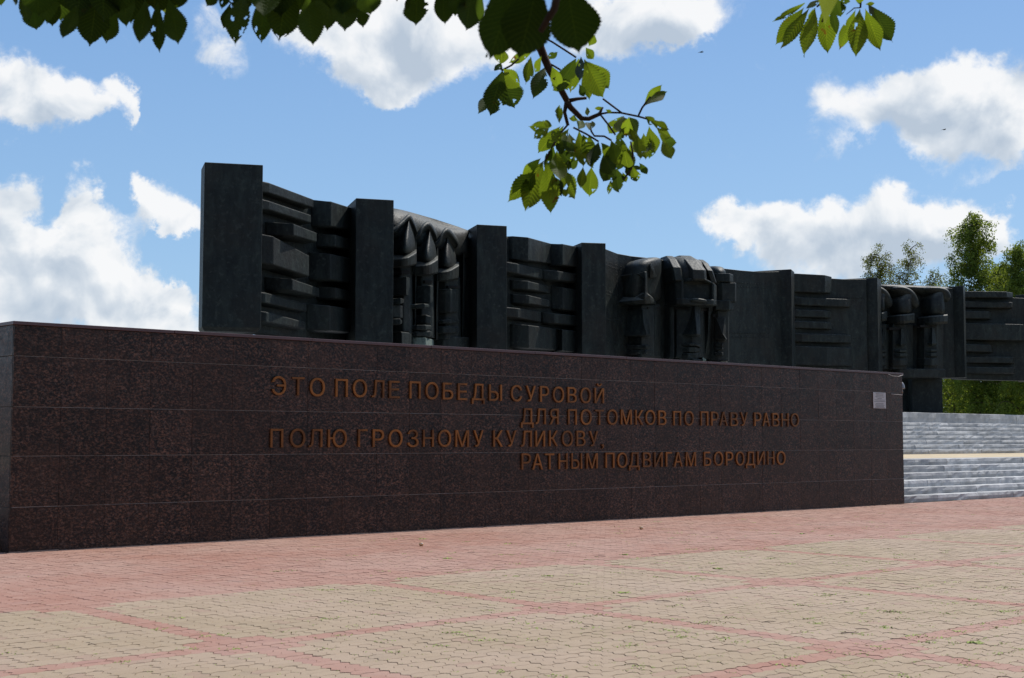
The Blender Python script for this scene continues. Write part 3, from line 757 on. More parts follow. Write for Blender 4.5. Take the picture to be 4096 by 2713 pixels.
def face(fc, hel, x0, x1, ytop, ybot, hh, slot=None, light=1.0):
    """long stylised face: cheek slab, nose, lips and chin, with a black slab for the shaded eye slit under the rim"""
    w_ = x1-x0; H = ybot-ytop
    block(fc, [(x0, .15*hh), (x0+w_*.18, .48*hh), (x0+w_*.72, .62*hh), (x1, .25*hh)], ytop, ybot, name='face', par=hel, taper=0, bev=.03)
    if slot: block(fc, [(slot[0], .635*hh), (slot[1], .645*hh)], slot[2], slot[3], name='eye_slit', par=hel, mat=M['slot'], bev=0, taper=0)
    nx = x0+w_*.52
    rows_surf(fc, [[(nx-w_*.05, ytop+H*.10, .55*hh), (nx, ytop+H*.09, .70*hh), (nx+w_*.10, ytop+H*.10, .58*hh)],
                   [(nx-w_*.08, ytop+H*.28, .58*hh), (nx, ytop+H*.27, .86*hh), (nx+w_*.16, ytop+H*.27, .60*hh)],
                   [(nx-w_*.16, ytop+H*.44, .60*hh), (nx, ytop+H*.45, 1.02*hh), (nx+w_*.20, ytop+H*.43, .60*hh)],
                   [(nx-w_*.14, ytop+H*.47, .58*hh), (nx, ytop+H*.50, .80*hh), (nx+w_*.18, ytop+H*.47, .58*hh)]], name='nose', par=hel, smooth=False, bev=.015)
    for a, b, h0 in ((.57, .62, .78), (.65, .72, .80)):
        block(fc, [(x0+w_*.22, .5*hh), (x0+w_*.48, h0*hh), (x0+w_*.78, .66*hh)], ytop+H*a, ytop+H*b, name='lips', par=hel, taper=.02, bev=.02)
    block(fc, [(x0+w_*.18, .5*hh), (x0+w_*.5, .78*hh), (x0+w_*.80, .60*hh)], ytop+H*.77, ytop+H*.93, name='chin', par=hel, taper=.05, bev=.04)
specB = [((545, 250), 446, 618, 600, (632, 708), (475, 548, 742, 778), 1340, (405, 600), 1.0),
         ((737, 355), 646, 815, 680, (694, 785), (692, 765, 834, 862), 1365, (600, 800), 1.0),
         ((900, 404), 832, 1008, 735, (752, 836), (905, 1015, 884, 905), 1380, (815, 1040), .8)]
for (tip, L, Rr, yb, rim, slot, base, fx, hh) in specB:
    tx, ty = tip; H = yb-ty; wd = Rr-L; sp = []
    for q, wv in ((0, .02), (.08, .10), (.20, .26), (.36, .56), (.55, .82), (.78, .98), (1.0, 1.0)):
        cx = tx*(1-q)+(L+Rr)/2*q; sp.append((ty+H*q, cx-wd/2*wv, cx+wd/2*wv, (.40+.12*q)*hh, (.56+.46*min(1, q*1.5))*hh, .46))
    hel = rows_surf(FB, dome(sp, 9, .85), name='soldier_head', sub=1)
    rm = []                                                       # brow: a crescent shelf, pale on top, rising to the right
    for dy, dh in ((-.30, -.10), (0, .10), (.16, .16), (1.0, .10), (1.15, -.12)):
        r = []
        for i in range(7):
            u = i/6; x = L+2+(wd-4)*u; lift = wd*(.02+.34*u*u)*(1 if dy < .5 else .45)
            r.append((x, rim[0]+(rim[1]-rim[0])*dy-lift, (.50+.44*math.sin(math.pi*(.12+.66*u)))*hh+dh))
        rm.append(r)
    rows_surf(FB, rm, name='helmet_rim', par=hel, smooth=False, bev=.03)
    x0, x1 = fx; w_ = x1-x0
    block(FB, [(x0, .20*hh), (x0+w_*.30, .50*hh), (x0+w_*.80, .62*hh), (x1, .30*hh)], rim[1]-25, base, name='face', par=hel, taper=0, bev=.05)
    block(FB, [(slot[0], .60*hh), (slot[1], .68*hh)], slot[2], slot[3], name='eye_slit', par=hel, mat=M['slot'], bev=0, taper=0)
    rows_surf(FB, [[(x1-6, tip[1]+190, .15), (x1+6, tip[1]+170, .60*hh), (x1+26, tip[1]+190, .2)], [(x1-8, yb+60, .15), (x1+4, yb+60, .66*hh), (x1+30, yb+60, .2)],
                   [(x1-14, 1000, .15), (x1, 1000, .60*hh), (x1+22, 1000, .15)], [(x1-18, base+20, .15), (x1-4, base+20, .52*hh), (x1+18, base+20, .1)]], name='cloak_fold', par=hel, smooth=False, bev=.04)
    heads.append(hel)
def bits(hel, lst):
    for nm, out, a, b in lst: block(FB, out, a, b, name=nm, par=hel, taper=.01, bev=.035)
bits(heads[0], [('nose', [(478, .70), (520, .86), (552, .78)], [842, 804, 812], [966, 968, 970]), ('cheek', [(494, .62), (556, .70)], 968, 1312), ('nose', [(392, .72), (468, 1.0), (500, .80)], [1002, 998, 1006], [1050, 1054, 1040]), ('lips', [(392, .72), (466, .94), (482, .8)], [1190, 1186, 1200], [1238, 1244, 1236]), ('chin', [(394, .7), (462, .82), (490, .8)], [1060, 1056, 1070], [1180, 1180, 1186])])
bits(heads[1], [('nose', [(684, .70), (742, .90), (768, .80)], [932, 880, 884], [1042, 1046, 1036]), ('nose', [(606, .72), (690, 1.0), (732, .85)], [1058, 1048, 1054], [1090, 1094, 1086]), ('cheek', [(700, .72), (750, .80)], [1150, 1162], [1232, 1240]), ('lips', [(616, .66), (700, .92), (756, .70)], [1246, 1246, 1250], [1290, 1294, 1290]), ('chin', [(620, .66), (740, .86), (760, .7)], [1306, 1300, 1306], [1350, 1354, 1350])])
bits(heads[2], [('nose', [(880, .55), (930, .72), (1000, .55)], [920, 912, 920], [1120, 1134, 1126]), ('lips', [(860, .50), (930, .68), (1010, .50)], [1200, 1196, 1200], [1230, 1234, 1230]), ('chin', [(860, .50), (930, .64), (1010, .50)], [1262, 1260, 1262], [1320, 1324, 1320])])
# hoods: arched bands left above each helmet
for (pts) in ([(420, 420), (450, 345), (500, 318), (545, 248), (575, 300), (610, 380), (640, 450)],
              [(640, 470), (650, 400), (690, 345), (735, 330), (775, 395), (800, 450), (812, 500)],
              [(820, 540), (838, 460), (865, 405), (900, 385), (940, 430), (985, 490), (1020, 545)]):
    k = len(pts)
    r0 = [(x+6*(i-3)/3, y-70, .50) for i, (x, y) in enumerate(pts)]; r1 = [(x+4*(i-3)/3, y-40, .62) for i, (x, y) in enumerate(pts)]; r2 = [(x, y-6, .70) for x, y in pts]; r3 = [(x, y+14, .50) for x, y in pts]
    rows_surf(FB, [r0, r1, r2, r3], name='hood', sub=1)
block(FB, [(405, .5), (478, .95), (552, .80), (590, .3)], [1318, 1308, 1318, 1345], [1425, 1440, 1440, 1440], name='shoulder_block')
block(FB, [(595, .5), (700, .85), (772, .5)], [1360, 1362, 1380], [1450, 1450, 1450], name='shoulder_block', mat=M['verdigris'])
block(FB, [(860, .3), (1000, .6), (1105, .4)], [1352, 1356, 1362], [1470, 1470, 1470], name='shoulder_block')
# ---- panel 6: the same trio seen from its other side
for (tipx, tipy, L, Rr, yb, rim, slot, fx, hh) in ((140, 262, 60, 152, 470, (500, 590), None, (60, 190), .8), (400, 268, 245, 420, 490, (505, 592), (190, 308, 612, 636), (180, 420), .95), (705, 248, 560, 745, 500, (505, 580), (492, 606, 590, 610), (490, 720), .95)):
    sp = [(tipy-14, tipx-40, tipx+12, .4, .62, .7), (tipy+26, tipx-96*hh, tipx+34, .4, .80, .8), (tipy+90, L-6, Rr-2, .4, .95, .82), (yb-70, L+2, Rr+4, .4, 1.0, .84), (yb, L+6, Rr+6, .4, .98, .84)]
    hel = rows_surf(FE, dome(sp, 9, .6), name='soldier_head', sub=1)
    K = 6
    rows_surf(FE, [[(L+16+(Rr+2-L)*i/(K-1), yb+6-16*(i/(K-1))+dy, (.58+.44*math.sin(math.pi*(.1+.75*i/(K-1))))+dh) for i in range(K)] for dy, dh in ((-6, -.08), (6, .04), (62, .05), (86, -.04))], name='helmet_rim', par=hel, smooth=False, bev=.02)
    face(FE, hel, fx[0], fx[1], rim[1]-8, 1020, hh, slot)
    # sweeping hood over the helmet, its top edge pale in the sun
    arc = [(tipx-150, tipy-58), (tipx-80, tipy-62), (tipx-30, tipy-48), (tipx+20, tipy-20), (tipx+60, tipy+30), (tipx+84, tipy+90), (tipx+88, tipy+150)]
    if tipx > 600: arc = [(tipx-150, tipy-34), (tipx-80, tipy-36), (tipx-20, tipy-34), (tipx+30, tipy-24), (tipx+70, tipy+0), (tipx+94, tipy+45), (tipx+92, tipy+100)]
    rows_surf(FE, [[(x, y-4, .35) for x, y in arc], [(x, y+1, .68) for x, y in arc], [(x-6, y+9, .80) for x, y in arc], [(x-20, y+30, .78) for x, y in arc]], name='hood', sub=1)
rows_surf(FE, [[(x, y-4, -.1) for x, y in ((100, 190), (300, 196), (500, 208), (720, 212), (800, 220))], [(x, y, .40) for x, y in ((100, 192), (300, 198), (500, 210), (720, 214), (800, 222))],
               [(x, y+10, .62) for x, y in ((100, 196), (300, 204), (500, 214), (720, 220), (800, 230))], [(x, y+70, .3) for x, y in ((100, 196), (300, 204), (500, 214), (720, 220), (800, 230))]], name='hood_crest', sub=1)
block(FE, [(290, .5), (430, .7), (740, .6)], [1022, 1018, 1022], [1106, 1106, 1106], name='shoulder_block')
# ---- centre: three modern soldiers
def grid(fc, rws, **k): return rows_surf(fc, rws, **k)
# main helmet shell
main = grid(FM, [[(800, 132, .2), (900, 120, .5), (1010, 124, .6), (1120, 142, .6), (1200, 172, .5), (1262, 214, .2)],
                 [(745, 175, .3), (850, 150, .9), (985, 150, 1.2), (1120, 165, 1.2), (1240, 215, 1.0), (1325, 300, .4)],
                 [(735, 250, .35), (840, 240, 1.05), (975, 262, 1.5), (1120, 275, 1.55), (1270, 300, 1.3), (1368, 380, .5)],
                 [(735, 380, .35), (845, 390, 1.1), (975, 400, 1.62), (1120, 402, 1.66), (1290, 420, 1.5), (1380, 480, .6)],
                 [(738, 540, .35), (860, 560, 1.0), (985, 520, 1.30), (1130, 520, 1.32), (1310, 520, 1.3), (1382, 600, .6)],
                 [(742, 700, .35), (870, 720, .9), (985, 700, 1.2), (1130, 700, 1.2), (1310, 715, 1.1), (1376, 735, .6)]], name='soldier_head', sub=1, label='large central soldier\'s head with a ridged tank helmet')
def ridge(xt, xm, xb, yt, ym, yb, hs, wt, nm='helmet_ridge'):
    rws = []
    for (x, y, h, wv) in ((xt, yt, hs[0], wt*.9), (xt*.55+xm*.45, yt*.7+ym*.3, hs[1], wt), (xm, ym, hs[2], wt), (xb, yb, hs[3], wt*1.02), (xb+2, yb+14, hs[3]-.22, wt*.9)):
        rws.append([(x-wv*.62, y+4, h-.22), (x-wv*.44, y, h), (x+wv*.44, y+4, h), (x+wv*.62, y+10, h-.22)])
    rows_surf(FM, rws, name=nm, par=main, smooth=False, bev=.035)
ridge(820, 905, 935, 128, 262, 420, (.55, 1.1, 1.70, 1.78), 95)
ridge(1000, 1165, 1172, 124, 292, 408, (.60, 1.25, 1.95, 1.98), 150)
ridge(1195, 1300, 1345, 172, 300, 440, (.5, 1.0, 1.55, 1.5), 62)
# goggle frame and its dark opening
block(FM, [(895, 1.50), (975, 1.78), (995, 1.74)], [420, 405, 410], [712, 700, 690], name='goggle_frame', par=main, bev=.05)
block(FM, [(1330, 1.70), (1352, 1.72), (1384, 1.25)], [445, 452, 480], [705, 712, 718], name='goggle_frame', par=main, bev=.05)
block(FM, [(905, 1.60), (985, 1.82), (1120, 1.92), (1345, 1.80), (1380, 1.4)], [632, 628, 640, 645, 655], [700, 708, 712, 716, 720], name='goggle_frame', par=main, bev=.05)
rows_surf(FM, [[(1060, 648, 1.80), (1080, 622, 1.98), (1150, 618, 2.04), (1230, 630, 2.04), (1292, 648, 1.9)],
               [(1060, 664, 1.85), (1085, 640, 2.12), (1150, 638, 2.18), (1230, 652, 2.16), (1296, 668, 1.95)],
               [(1066, 680, 1.80), (1100, 680, 2.08), (1150, 684, 2.10), (1230, 690, 2.08), (1290, 696, 1.9)]], back=1.3, name='goggle_strap', par=main, sub=1, mat=BZ)
block(FM, [(985, 1.44), (1335, 1.44)], [425, 440], [632, 640], name='goggle_opening', par=main, bev=0, taper=0)
block(FM, [(984, 1.46), (1120, 1.95), (1250, 1.95), (1338, 1.5)], [400, 396, 400, 440], [440, 420, 424, 470], name='goggle_frame', par=main, bev=.04)
# face
block(FM, [(868, .5), (905, .95), (1090, 1.30), (1215, 1.05), (1270, .5)], [712, 716, 716, 720, 724], [1320, 1335, 1345, 1345, 1340], name='face', par=main, taper=0, bev=.05)
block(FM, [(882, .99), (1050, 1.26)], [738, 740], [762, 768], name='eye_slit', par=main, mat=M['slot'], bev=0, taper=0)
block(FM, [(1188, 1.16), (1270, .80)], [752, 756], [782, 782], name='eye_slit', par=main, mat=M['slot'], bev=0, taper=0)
rows_surf(FM, [[(1085, 705, 1.2), (1115, 704, 1.62), (1180, 706, 1.55), (1192, 712, 1.1)],
               [(1070, 850, 1.25), (1128, 850, 1.80), (1182, 850, 1.62), (1198, 852, 1.1)],
               [(1030, 980, 1.25), (1142, 980, 2.02), (1188, 985, 1.75), (1204, 985, 1.1)],
               [(995, 1058, 1.25), (1146, 1060, 2.12), (1190, 1062, 1.85), (1206, 1055, 1.1)],
               [(1010, 1075, 1.25), (1140, 1090, 1.75), (1184, 1086, 1.6), (1200, 1070, 1.1)]], name='nose', par=main, smooth=False, bev=.03)
block(FM, [(965, 1.1), (1060, 1.52), (1145, 1.58), (1200, 1.25)], [1178, 1168, 1168, 1180], [1200, 1192, 1194, 1218], name='lips', par=main, bev=.03)
block(FM, [(975, 1.1), (1050, 1.45), (1130, 1.50), (1182, 1.2)], [1216, 1208, 1208, 1222], [1262, 1272, 1272, 1262], name='lips', par=main, bev=.03)
block(FM, [(955, 1.0), (1040, 1.50), (1150, 1.55), (1200, 1.1)], [1288, 1284, 1284, 1290], [1360, 1375, 1375, 1370], name='chin', par=main, bev=.05)
block(FM, [(740, .3), (830, .85), (880, .95), (885, .7)], [700, 712, 722, 725], [1345, 1345, 1345, 1345], name='ear_flap', par=main, bev=.05)
rows_surf(FM, [[(1262, 725, .7), (1290, 722, 1.0), (1345, 730, .5)], [(1252, 900, .6), (1285, 900, .95), (1325, 900, .4)], [(1222, 1100, .6), (1280, 1100, .9), (1320, 1100, .4)], [(1200, 1340, .6), (1240, 1345, .8), (1320, 1350, .3)]], name='ear_flap', par=main, smooth=False, bev=.03)
# left soldier
left = grid(FL, [[(420, 178, .1), (500, 152, .3), (600, 142, .4), (690, 136, .4), (745, 140, .2)],
                 [(352, 210, .2), (450, 175, .9), (590, 158, 1.1), (690, 160, .9), (755, 190, .4)],
                 [(318, 270, .2), (420, 250, 1.1), (545, 230, 1.3), (660, 240, 1.0), (760, 300, .4)],
                 [(302, 400, .2), (400, 400, 1.0), (530, 400, 1.1), (640, 400, .9), (760, 400, .4)],
                 [(298, 560, .2), (400, 560, .9), (520, 560, 1.0), (640, 560, .8), (760, 560, .4)],
                 [(298, 680, .2), (400, 690, .9), (560, 690, 1.0), (660, 690, .8), (760, 700, .4)]], name='soldier_head', sub=1, label='helmeted soldier\'s head left of the central one')
rows_surf(FL, [[(455, 335, 1.1), (530, 310, 1.42), (556, 318, 1.40), (560, 330, .9)], [(500, 400, 1.1), (535, 400, 1.45), (556, 400, 1.42), (562, 400, .9)], [(505, 560, 1.0), (532, 560, 1.42), (556, 572, 1.40), (566, 575, .9)],
               [(430, 620, .9), (530, 620, 1.45), (590, 600, 1.42), (610, 610, .8)], [(380, 660, .9), (540, 660, 1.42), (600, 655, 1.35), (668, 675, .8)], [(400, 695, .9), (540, 700, 1.3), (600, 698, 1.25), (670, 700, .8)]], name='nose_guard', par=left, smooth=False, bev=.04)
rows_surf(FL, [[(560, 260, .9), (600, 205, 1.2), (640, 290, 1.2), (672, 360, .8)], [(562, 300, .9), (596, 250, 1.25), (632, 330, 1.22), (668, 380, .8)], [(562, 390, .8), (590, 395, 1.1), (630, 395, 1.1), (664, 392, .8)]], name='visor', par=left, smooth=False, bev=.03)
block(FL, [(392, .25), (492, .85), (640, .80), (720, .4)], [700, 705, 705, 708], [1330, 1335, 1335, 1340], name='face', par=left, taper=0, bev=.05)
block(FL, [(566, .865), (700, .60)], [738, 742], [756, 760], name='eye_slit', par=left, mat=M['slot'], bev=0, taper=0)
rows_surf(FL, [[(488, 760, .8), (500, 760, .9), (560, 765, .85)], [(470, 930, .8), (520, 930, 1.1), (585, 930, .85)], [(440, 1070, .8), (560, 1075, 1.3), (600, 1060, .85)], [(450, 1085, .7), (550, 1092, 1.0), (590, 1080, .8)]], name='nose', par=left, smooth=False, bev=.03)
block(FL, [(450, .7), (545, 1.08), (600, .8)], [1190, 1186, 1190], [1222, 1226, 1222], name='lips', par=left, bev=.03)
block(FL, [(455, .7), (545, 1.02), (598, .8)], [1250, 1246, 1250], [1285, 1290, 1285], name='lips', par=left, bev=.03)
# right soldier, in profile
right = grid(FM, [[(1285, 246, -.3), (1360, 246, -.1), (1430, 250, -.1), (1462, 256, -.3)], [(1290, 252, .1), (1370, 250, .5), (1450, 262, .4), (1482, 280, 0)], [(1320, 300, .3), (1390, 300, .8), (1480, 300, .6), (1506, 315, .2)], [(1340, 345, .4), (1400, 345, .9), (1490, 345, .7), (1516, 350, .2)], [(1340, 660, .3), (1400, 660, .6), (1440, 660, .4), (1460, 660, .1)]],
             name='soldier_head', back=-1.2, sub=1, label='narrow soldier\'s head in profile right of the central one')
block(FM, [(1370, .7), (1535, .95), (1580, .4)], [336, 338, 352], [432, 438, 446], name='helmet_bar', par=right)
block(FM, [(1385, .6), (1450, .80), (1600, .80), (1614, .4)], [448, 448, 448, 452], [668, 672, 672, 676], name='helmet_bar', par=right)
block(FM, [(1370, .7), (1535, .95), (1580, .4)], [656, 657, 668], [768, 772, 768], name='helmet_bar', par=right)
block(FM, [(1300, .3), (1400, .62), (1520, .50), (1530, .2)], [770, 770, 772, 774], [1370, 1375, 1375, 1375], name='face', par=right, taper=0)
block(FM, [(1335, .70), (1368, .74)], [818, 820], [848, 850], name='eye_slit', par=right, mat=M['slot'], bev=0, taper=0)
rows_surf(FM, [[(1370, 860, .6), (1480, 860, .8), (1494, 870, .4)], [(1365, 1060, .6), (1455, 1050, 1.1), (1496, 1080, .4)], [(1362, 1110, .6), (1495, 1115, 1.25), (1506, 1120, .4)], [(1370, 1140, .5), (1470, 1142, .9), (1498, 1135, .4)]], name='nose', par=right, smooth=False, bev=.02)
for a, b in ((1165, 1205), (1218, 1240), (1272, 1310)):
    block(FM, [(1365, .6), (1450, .86), (1472, .4)], a, b, name='lips', par=right, bev=.02)
block(FM, [(890, .4), (1100, 1.7), (1215, 1.6), (1220, 1.2)], [1352, 1350, 1356, 1360], [1400, 1400, 1400, 1400], name='shoulder_block')
block(FM, [(1190, 1.0), (1216, 1.62), (1258, 1.5)], [1345, 1328, 1352], [1375, 1375, 1375], name='shoulder_block', mat=M['verdigris'])
block(FM, [(1330, .5), (1500, .9), (1515, .5)], [1380, 1378, 1382], [1420, 1420, 1420], name='shoulder_block')
# rivet rows on the bare sheets (too many and too small to pick apart)
rv = MB()
def rivets(a, b, z0, z1, n):
    a, b = Vector(a), Vector(b); d = (b-a).normalized(); m = Vector((d.y, -d.x))
    for i in range(n):
        p = a+(b-a)*(i/(max(1, n-1)))+m*.004; rv.sphere((p.x, p.y, z0+(z1-z0)*i/max(1, n-1)), .022, 5, 3)
A1, A2 = (3.75, 53.61), (4.02, 54.1)
for z in (8.35, 7.25, 6.3, 5.4): rivets((3.55, 53.24), A2, z, z-.05, 8); rivets((3.55, 53.24), A2, z-.12, z-.17, 8); rivets(A2, (4.55, 54.70), z-.05, z-.1, 5); rivets(A2, (4.55, 54.70), z-.17, z-.22, 5)
rivets((3.99, 54.05), (3.99, 54.05), 4.8, 8.6, 30)
for z in (8.2, 6.1): rivets((9.0, 58.87), (10.9, 60.47), z, z+.1, 16); rivets((9.0, 58.87), (10.9, 60.47), z-.16, z-.06, 14)
rivets((14.2, 62.97), (15.8, 63.70), 8.0, 8.02, 16); rivets((14.2, 62.97), (15.8, 63.70), 7.9, 7.9, 10); rivets((14.7, 63.2), (15.6, 63.62), 6.2, 6.2, 9)
rivets((-.55, 49.2), (-.12, 49.84), 8.2, 8.1, 4); rivets((-.55, 49.2), (-.12, 49.84), 6.4, 6.3, 4); rivets((-.2, 49.72), (-.2, 49.72), 4.9, 8.6, 20)
rv.make('rivets', BZ, rel, kind='stuff')
# piers that carry the relief
def pier(c, wx, dp, ang, name='pier'):
    c = Vector(c); d = Vector((math.cos(ang), math.sin(ang))); n = Vector((-d.y, d.x)); q = [c-d*wx/2, c+d*wx/2, c+d*wx/2+n*dp, c-d*wx/2+n*dp]
    mb = MB(); mb.prism([tuple(p) for p in q], 2.7, ZB+.01); return mb.make(name, BZ, rel, bevel=.02)
pier((19.45, 66.9), 1.46, 1.5, R(4)); pier((18.3, 67.4), .9, 1.2, R(4)); pier((7.6, 57.9), 1.8, 1.4, R(42)); pier((-2.9, 47.1), 1.5, 1.2, R(60)); pier((-6.6, 41.5), 1.2, 1.0, R(65)); pier((28.4, 72.6), 1.4, 1.4, R(20))

# ------------------------------------------------------------------ birches beyond the relief
def leaves_mesh(name, P, D, size, mat, parent, kind='stuff', droop=.5, asp=.55):
    """one small two-triangle leaf clump per point"""
    n = len(P); P = np.asarray(P); sz = size*(.6+.8*rng.random(n))
    a = rng.normal(size=(n, 3)); a[:, 2] -= droop*1.5; a /= np.linalg.norm(a, axis=1)[:, None]
    b = rng.normal(size=(n, 3)); b -= a*(a*b).sum(1)[:, None]; b /= np.linalg.norm(b, axis=1)[:, None]
    q = np.stack([P, P+a*sz[:, None]*.5+b*sz[:, None]*asp*.5, P+a*sz[:, None], P+a*sz[:, None]*.5-b*sz[:, None]*asp*.5], 1).reshape(-1, 3)
    off = np.array(root_loc(parent)); me = bpy.data.meshes.new(name)
    me.vertices.add(4*n); me.vertices.foreach_set('co', (q-off).ravel()); me.loops.add(4*n); me.polygons.add(n)
    me.loops.foreach_set('vertex_index', np.arange(4*n)); me.polygons.foreach_set('loop_start', np.arange(0, 4*n, 4)); me.polygons.foreach_set('loop_total', np.full(n, 4))
    me.update(calc_edges=True); at = me.attributes.new('tone', 'FLOAT', 'FACE'); at.data.foreach_set('value', D)
    o = link(name, me, parent, mat); return o
def birch(px, D, zt, rad, label, n_limb=26, dens=1.0, dry=0, lean=0, zlow=2.5, seed=0, seg_len=.5):
    random.seed(seed); rg = random
    r = ray(px, 1400); x = r.x/r.y*D; root = empty('birch_tree', (x, D, 0), label, 'tree', 'birches beyond the relief')
    tk = MB(); H = zt; pts = [Vector((x+lean*(z/H)**1.5+.25*math.sin(z*.5+seed), D+.2*math.cos(z*.4), z)) for z in np.linspace(-.1, H*.97, 12)]
    tk.tube([tuple(p) for p in pts], [max(.02, .17*(1-i/11.5)*H/12) for i in range(12)], 7); tk.make('trunk', M['barkb'], root, smooth=True)
    lb = MB(); P = []; T = []
    n_limb = int(n_limb*1.5); rad *= .92; dens *= 1.0
    for k in range(n_limb):
        u = zlow/H+(1-zlow/H)*((k+.5)/n_limb)**.85; z = H*u; i = min(10, int(u*11)); base = pts[i].lerp(pts[i+1], .5); base.z = z*.96
        a = rg.uniform(0, 2*math.pi); L = rad*(1-.80*u**1.25)*rg.uniform(.6, 1.35)+.3
        el_ = R(rg.uniform(25, 60)); q = base.copy(); dv = Vector((math.cos(a)*math.cos(el_), math.sin(a)*math.cos(el_), math.sin(el_)))
        st = [q.copy()]; m_ = 6
        for j in range(m_):
            dv = (dv+Vector((rg.uniform(-.15, .15), rg.uniform(-.15, .15), -.20))).normalized(); q = q+dv*L/m_; st.append(q.copy())
        lb.tube(st, [.045*(1-j/7.5) for j in range(m_+1)], 4)
        for j in range(1, m_+1):
            for _ in range(int(7*dens)+1):
                h = st[j-1].lerp(st[j], rg.random()); off = Vector((rg.gauss(0, .16), rg.gauss(0, .16), rg.gauss(0, .1))); h = h+off
                ln = rg.uniform(.25, 1.15)*(.6+.6*(1-u)+.3); tone = min(1, max(0, rg.gauss(.5, .2)+.16*math.sin(k*1.7)))
                e = Vector((rg.gauss(0, .18), rg.gauss(0, .18), -1))*ln
                if dry and rg.random() < .5: lb.tube([h, h+e], .007, 3, cap=False)
                for s_ in range(int(ln*(17 if not dry else 9)*dens)+3):
                    v_ = rg.random(); p = h+e*v_+Vector((rg.gauss(0, .10), rg.gauss(0, .10), rg.gauss(0, .05))); P.append(tuple(p)); T.append(min(1, max(0, tone+rg.uniform(-.18, .18))))
    for _ in range(int((95 if dry else 120)*min(1.3, dens))):
        u = rg.uniform(.22, .99); a = rg.uniform(0, 6.283); rr = rad*.92*(1-u**1.7)**.8*math.sqrt(rg.random()); i = min(10, int(u*11))
        h = Vector((pts[i].x+rr*math.cos(a), pts[i].y+rr*math.sin(a), H*u+rg.uniform(0, .4))); tone = min(1, max(0, rg.gauss(.5, .24)))
        for __ in range(5):
            e = Vector((rg.gauss(0, .25), rg.gauss(0, .25), -1))*rg.uniform(.3, .9); g0 = h+Vector((rg.gauss(0, .18), rg.gauss(0, .18), rg.gauss(0, .15)))
            for ___ in range(13 if dry else 26):
                v_ = rg.random(); p = g0+e*v_+Vector((rg.gauss(0, .07), rg.gauss(0, .07), 0)); P.append(tuple(p)); T.append(min(1, max(0, tone+rg.uniform(-.18, .18))))
    lb.make('limbs', M['barkd'], root, kind='stuff')
    leaves_mesh('crown', P, T, .135 if not dry else .115, M['birch2' if dry else 'birch'], root)['kind'] = 'stuff'
    return root
birch(3530, 104, 16.0, 5.2, 'drooping birch with thin yellow-green crown, second from the left above the relief', 26, .85, 1, 0, 5, 11)
birch(3430, 108, 13.4, 3.6, 'low pale birch, leftmost above the relief', 20, .8, 1, -.6, 5, 12)
birch(3610, 102, 15.9, 4.2, 'sparse drooping birch with bare twigs at its top, third from the left', 24, .55, 1, .4, 5, 13)
birch(3715, 106, 14.6, 2.9, 'thin browning birch with gaps in its crown, left of the tallest birch', 22, .6, 1, .3, 4, 14)
birch(3905, 98, 17.4, 5.2, 'tallest birch, full bright green crown rising right of the relief heads', 36, 1.0, 0, .2, 3, 15)
birch(4010, 101, 14.4, 4.4, 'bushy green birch leaning on the right side of the tallest birch', 28, 1.2, 0, .2, 2.5, 16)
birch(4085, 96, 15.0, 3.8, 'green birch cut by the right edge of the picture', 28, .95, 0, .3, 2.5, 17)
birch(3835, 112, 10.8, 3.3, 'low dark birch filling the gap left below the tallest birch', 26, 1.2, 0, 0, 1.5, 18)
# undergrowth seen between the podium and the underside of the relief
rg = random.Random(5); P = []; T = []
for k in range(300):
    px = rg.uniform(3640, 4300); D = rg.uniform(104, 128); x = (px-2048)/FPX*D; z = rg.uniform(1.5, 8.6); s_ = rg.uniform(.25, .75); tn = min(1, max(0, rg.gauss(.10, .22)))
    for _ in range(90):
        P.append((x+rg.gauss(0, s_), D+rg.gauss(0, s_), z+rg.gauss(0, s_*.8))); T.append(min(1, max(0, tn+rg.uniform(-.15, .15))))
P = P; hd = leaves_mesh('hedge_foliage', P, T, .2, M['birch'], None); hd['kind'] = 'stuff'
trk = [(3925, 99, .05), (4040, 98, .07), (3812, 102, .035), (3980, 104, .03), (4075, 103, .04), (3870, 106, .035)]
for i, (px, D, r_) in enumerate(trk):
    x = (px-2048)/FPX*D; t_ = empty('young_birch', (x, D, 0), ['birch trunk under the relief, left of the thickest trunk', 'thickest birch trunk seen under the relief', 'slim birch stem just right of the pier', 'slim stem between the two thick trunks', 'slim birch stem by the right edge under the relief', 'slim leaning stem behind the undergrowth right of the pier'][i], 'tree', 'birch stems under the relief')
    mb = MB(); mb.tube([(x, D, -.1), (x+rg.uniform(-.1, .3), D, 3), (x+rg.uniform(-.3, .3), D, 5.5), (x+rg.uniform(-.6, .6), D, 9)], [r_*1.2, r_, r_*.8, r_*.4], 7); mb.make('trunk', M['barkd'], t_, smooth=True)
    P = [(x+rg.gauss(0, .9), D+rg.gauss(0, .9), 5.8+rg.gauss(0, 1.7)) for _ in range(900)]
    leaves_mesh('crown', P, [rg.random() for _ in P], .16, M['birch'], t_)['kind'] = 'stuff'
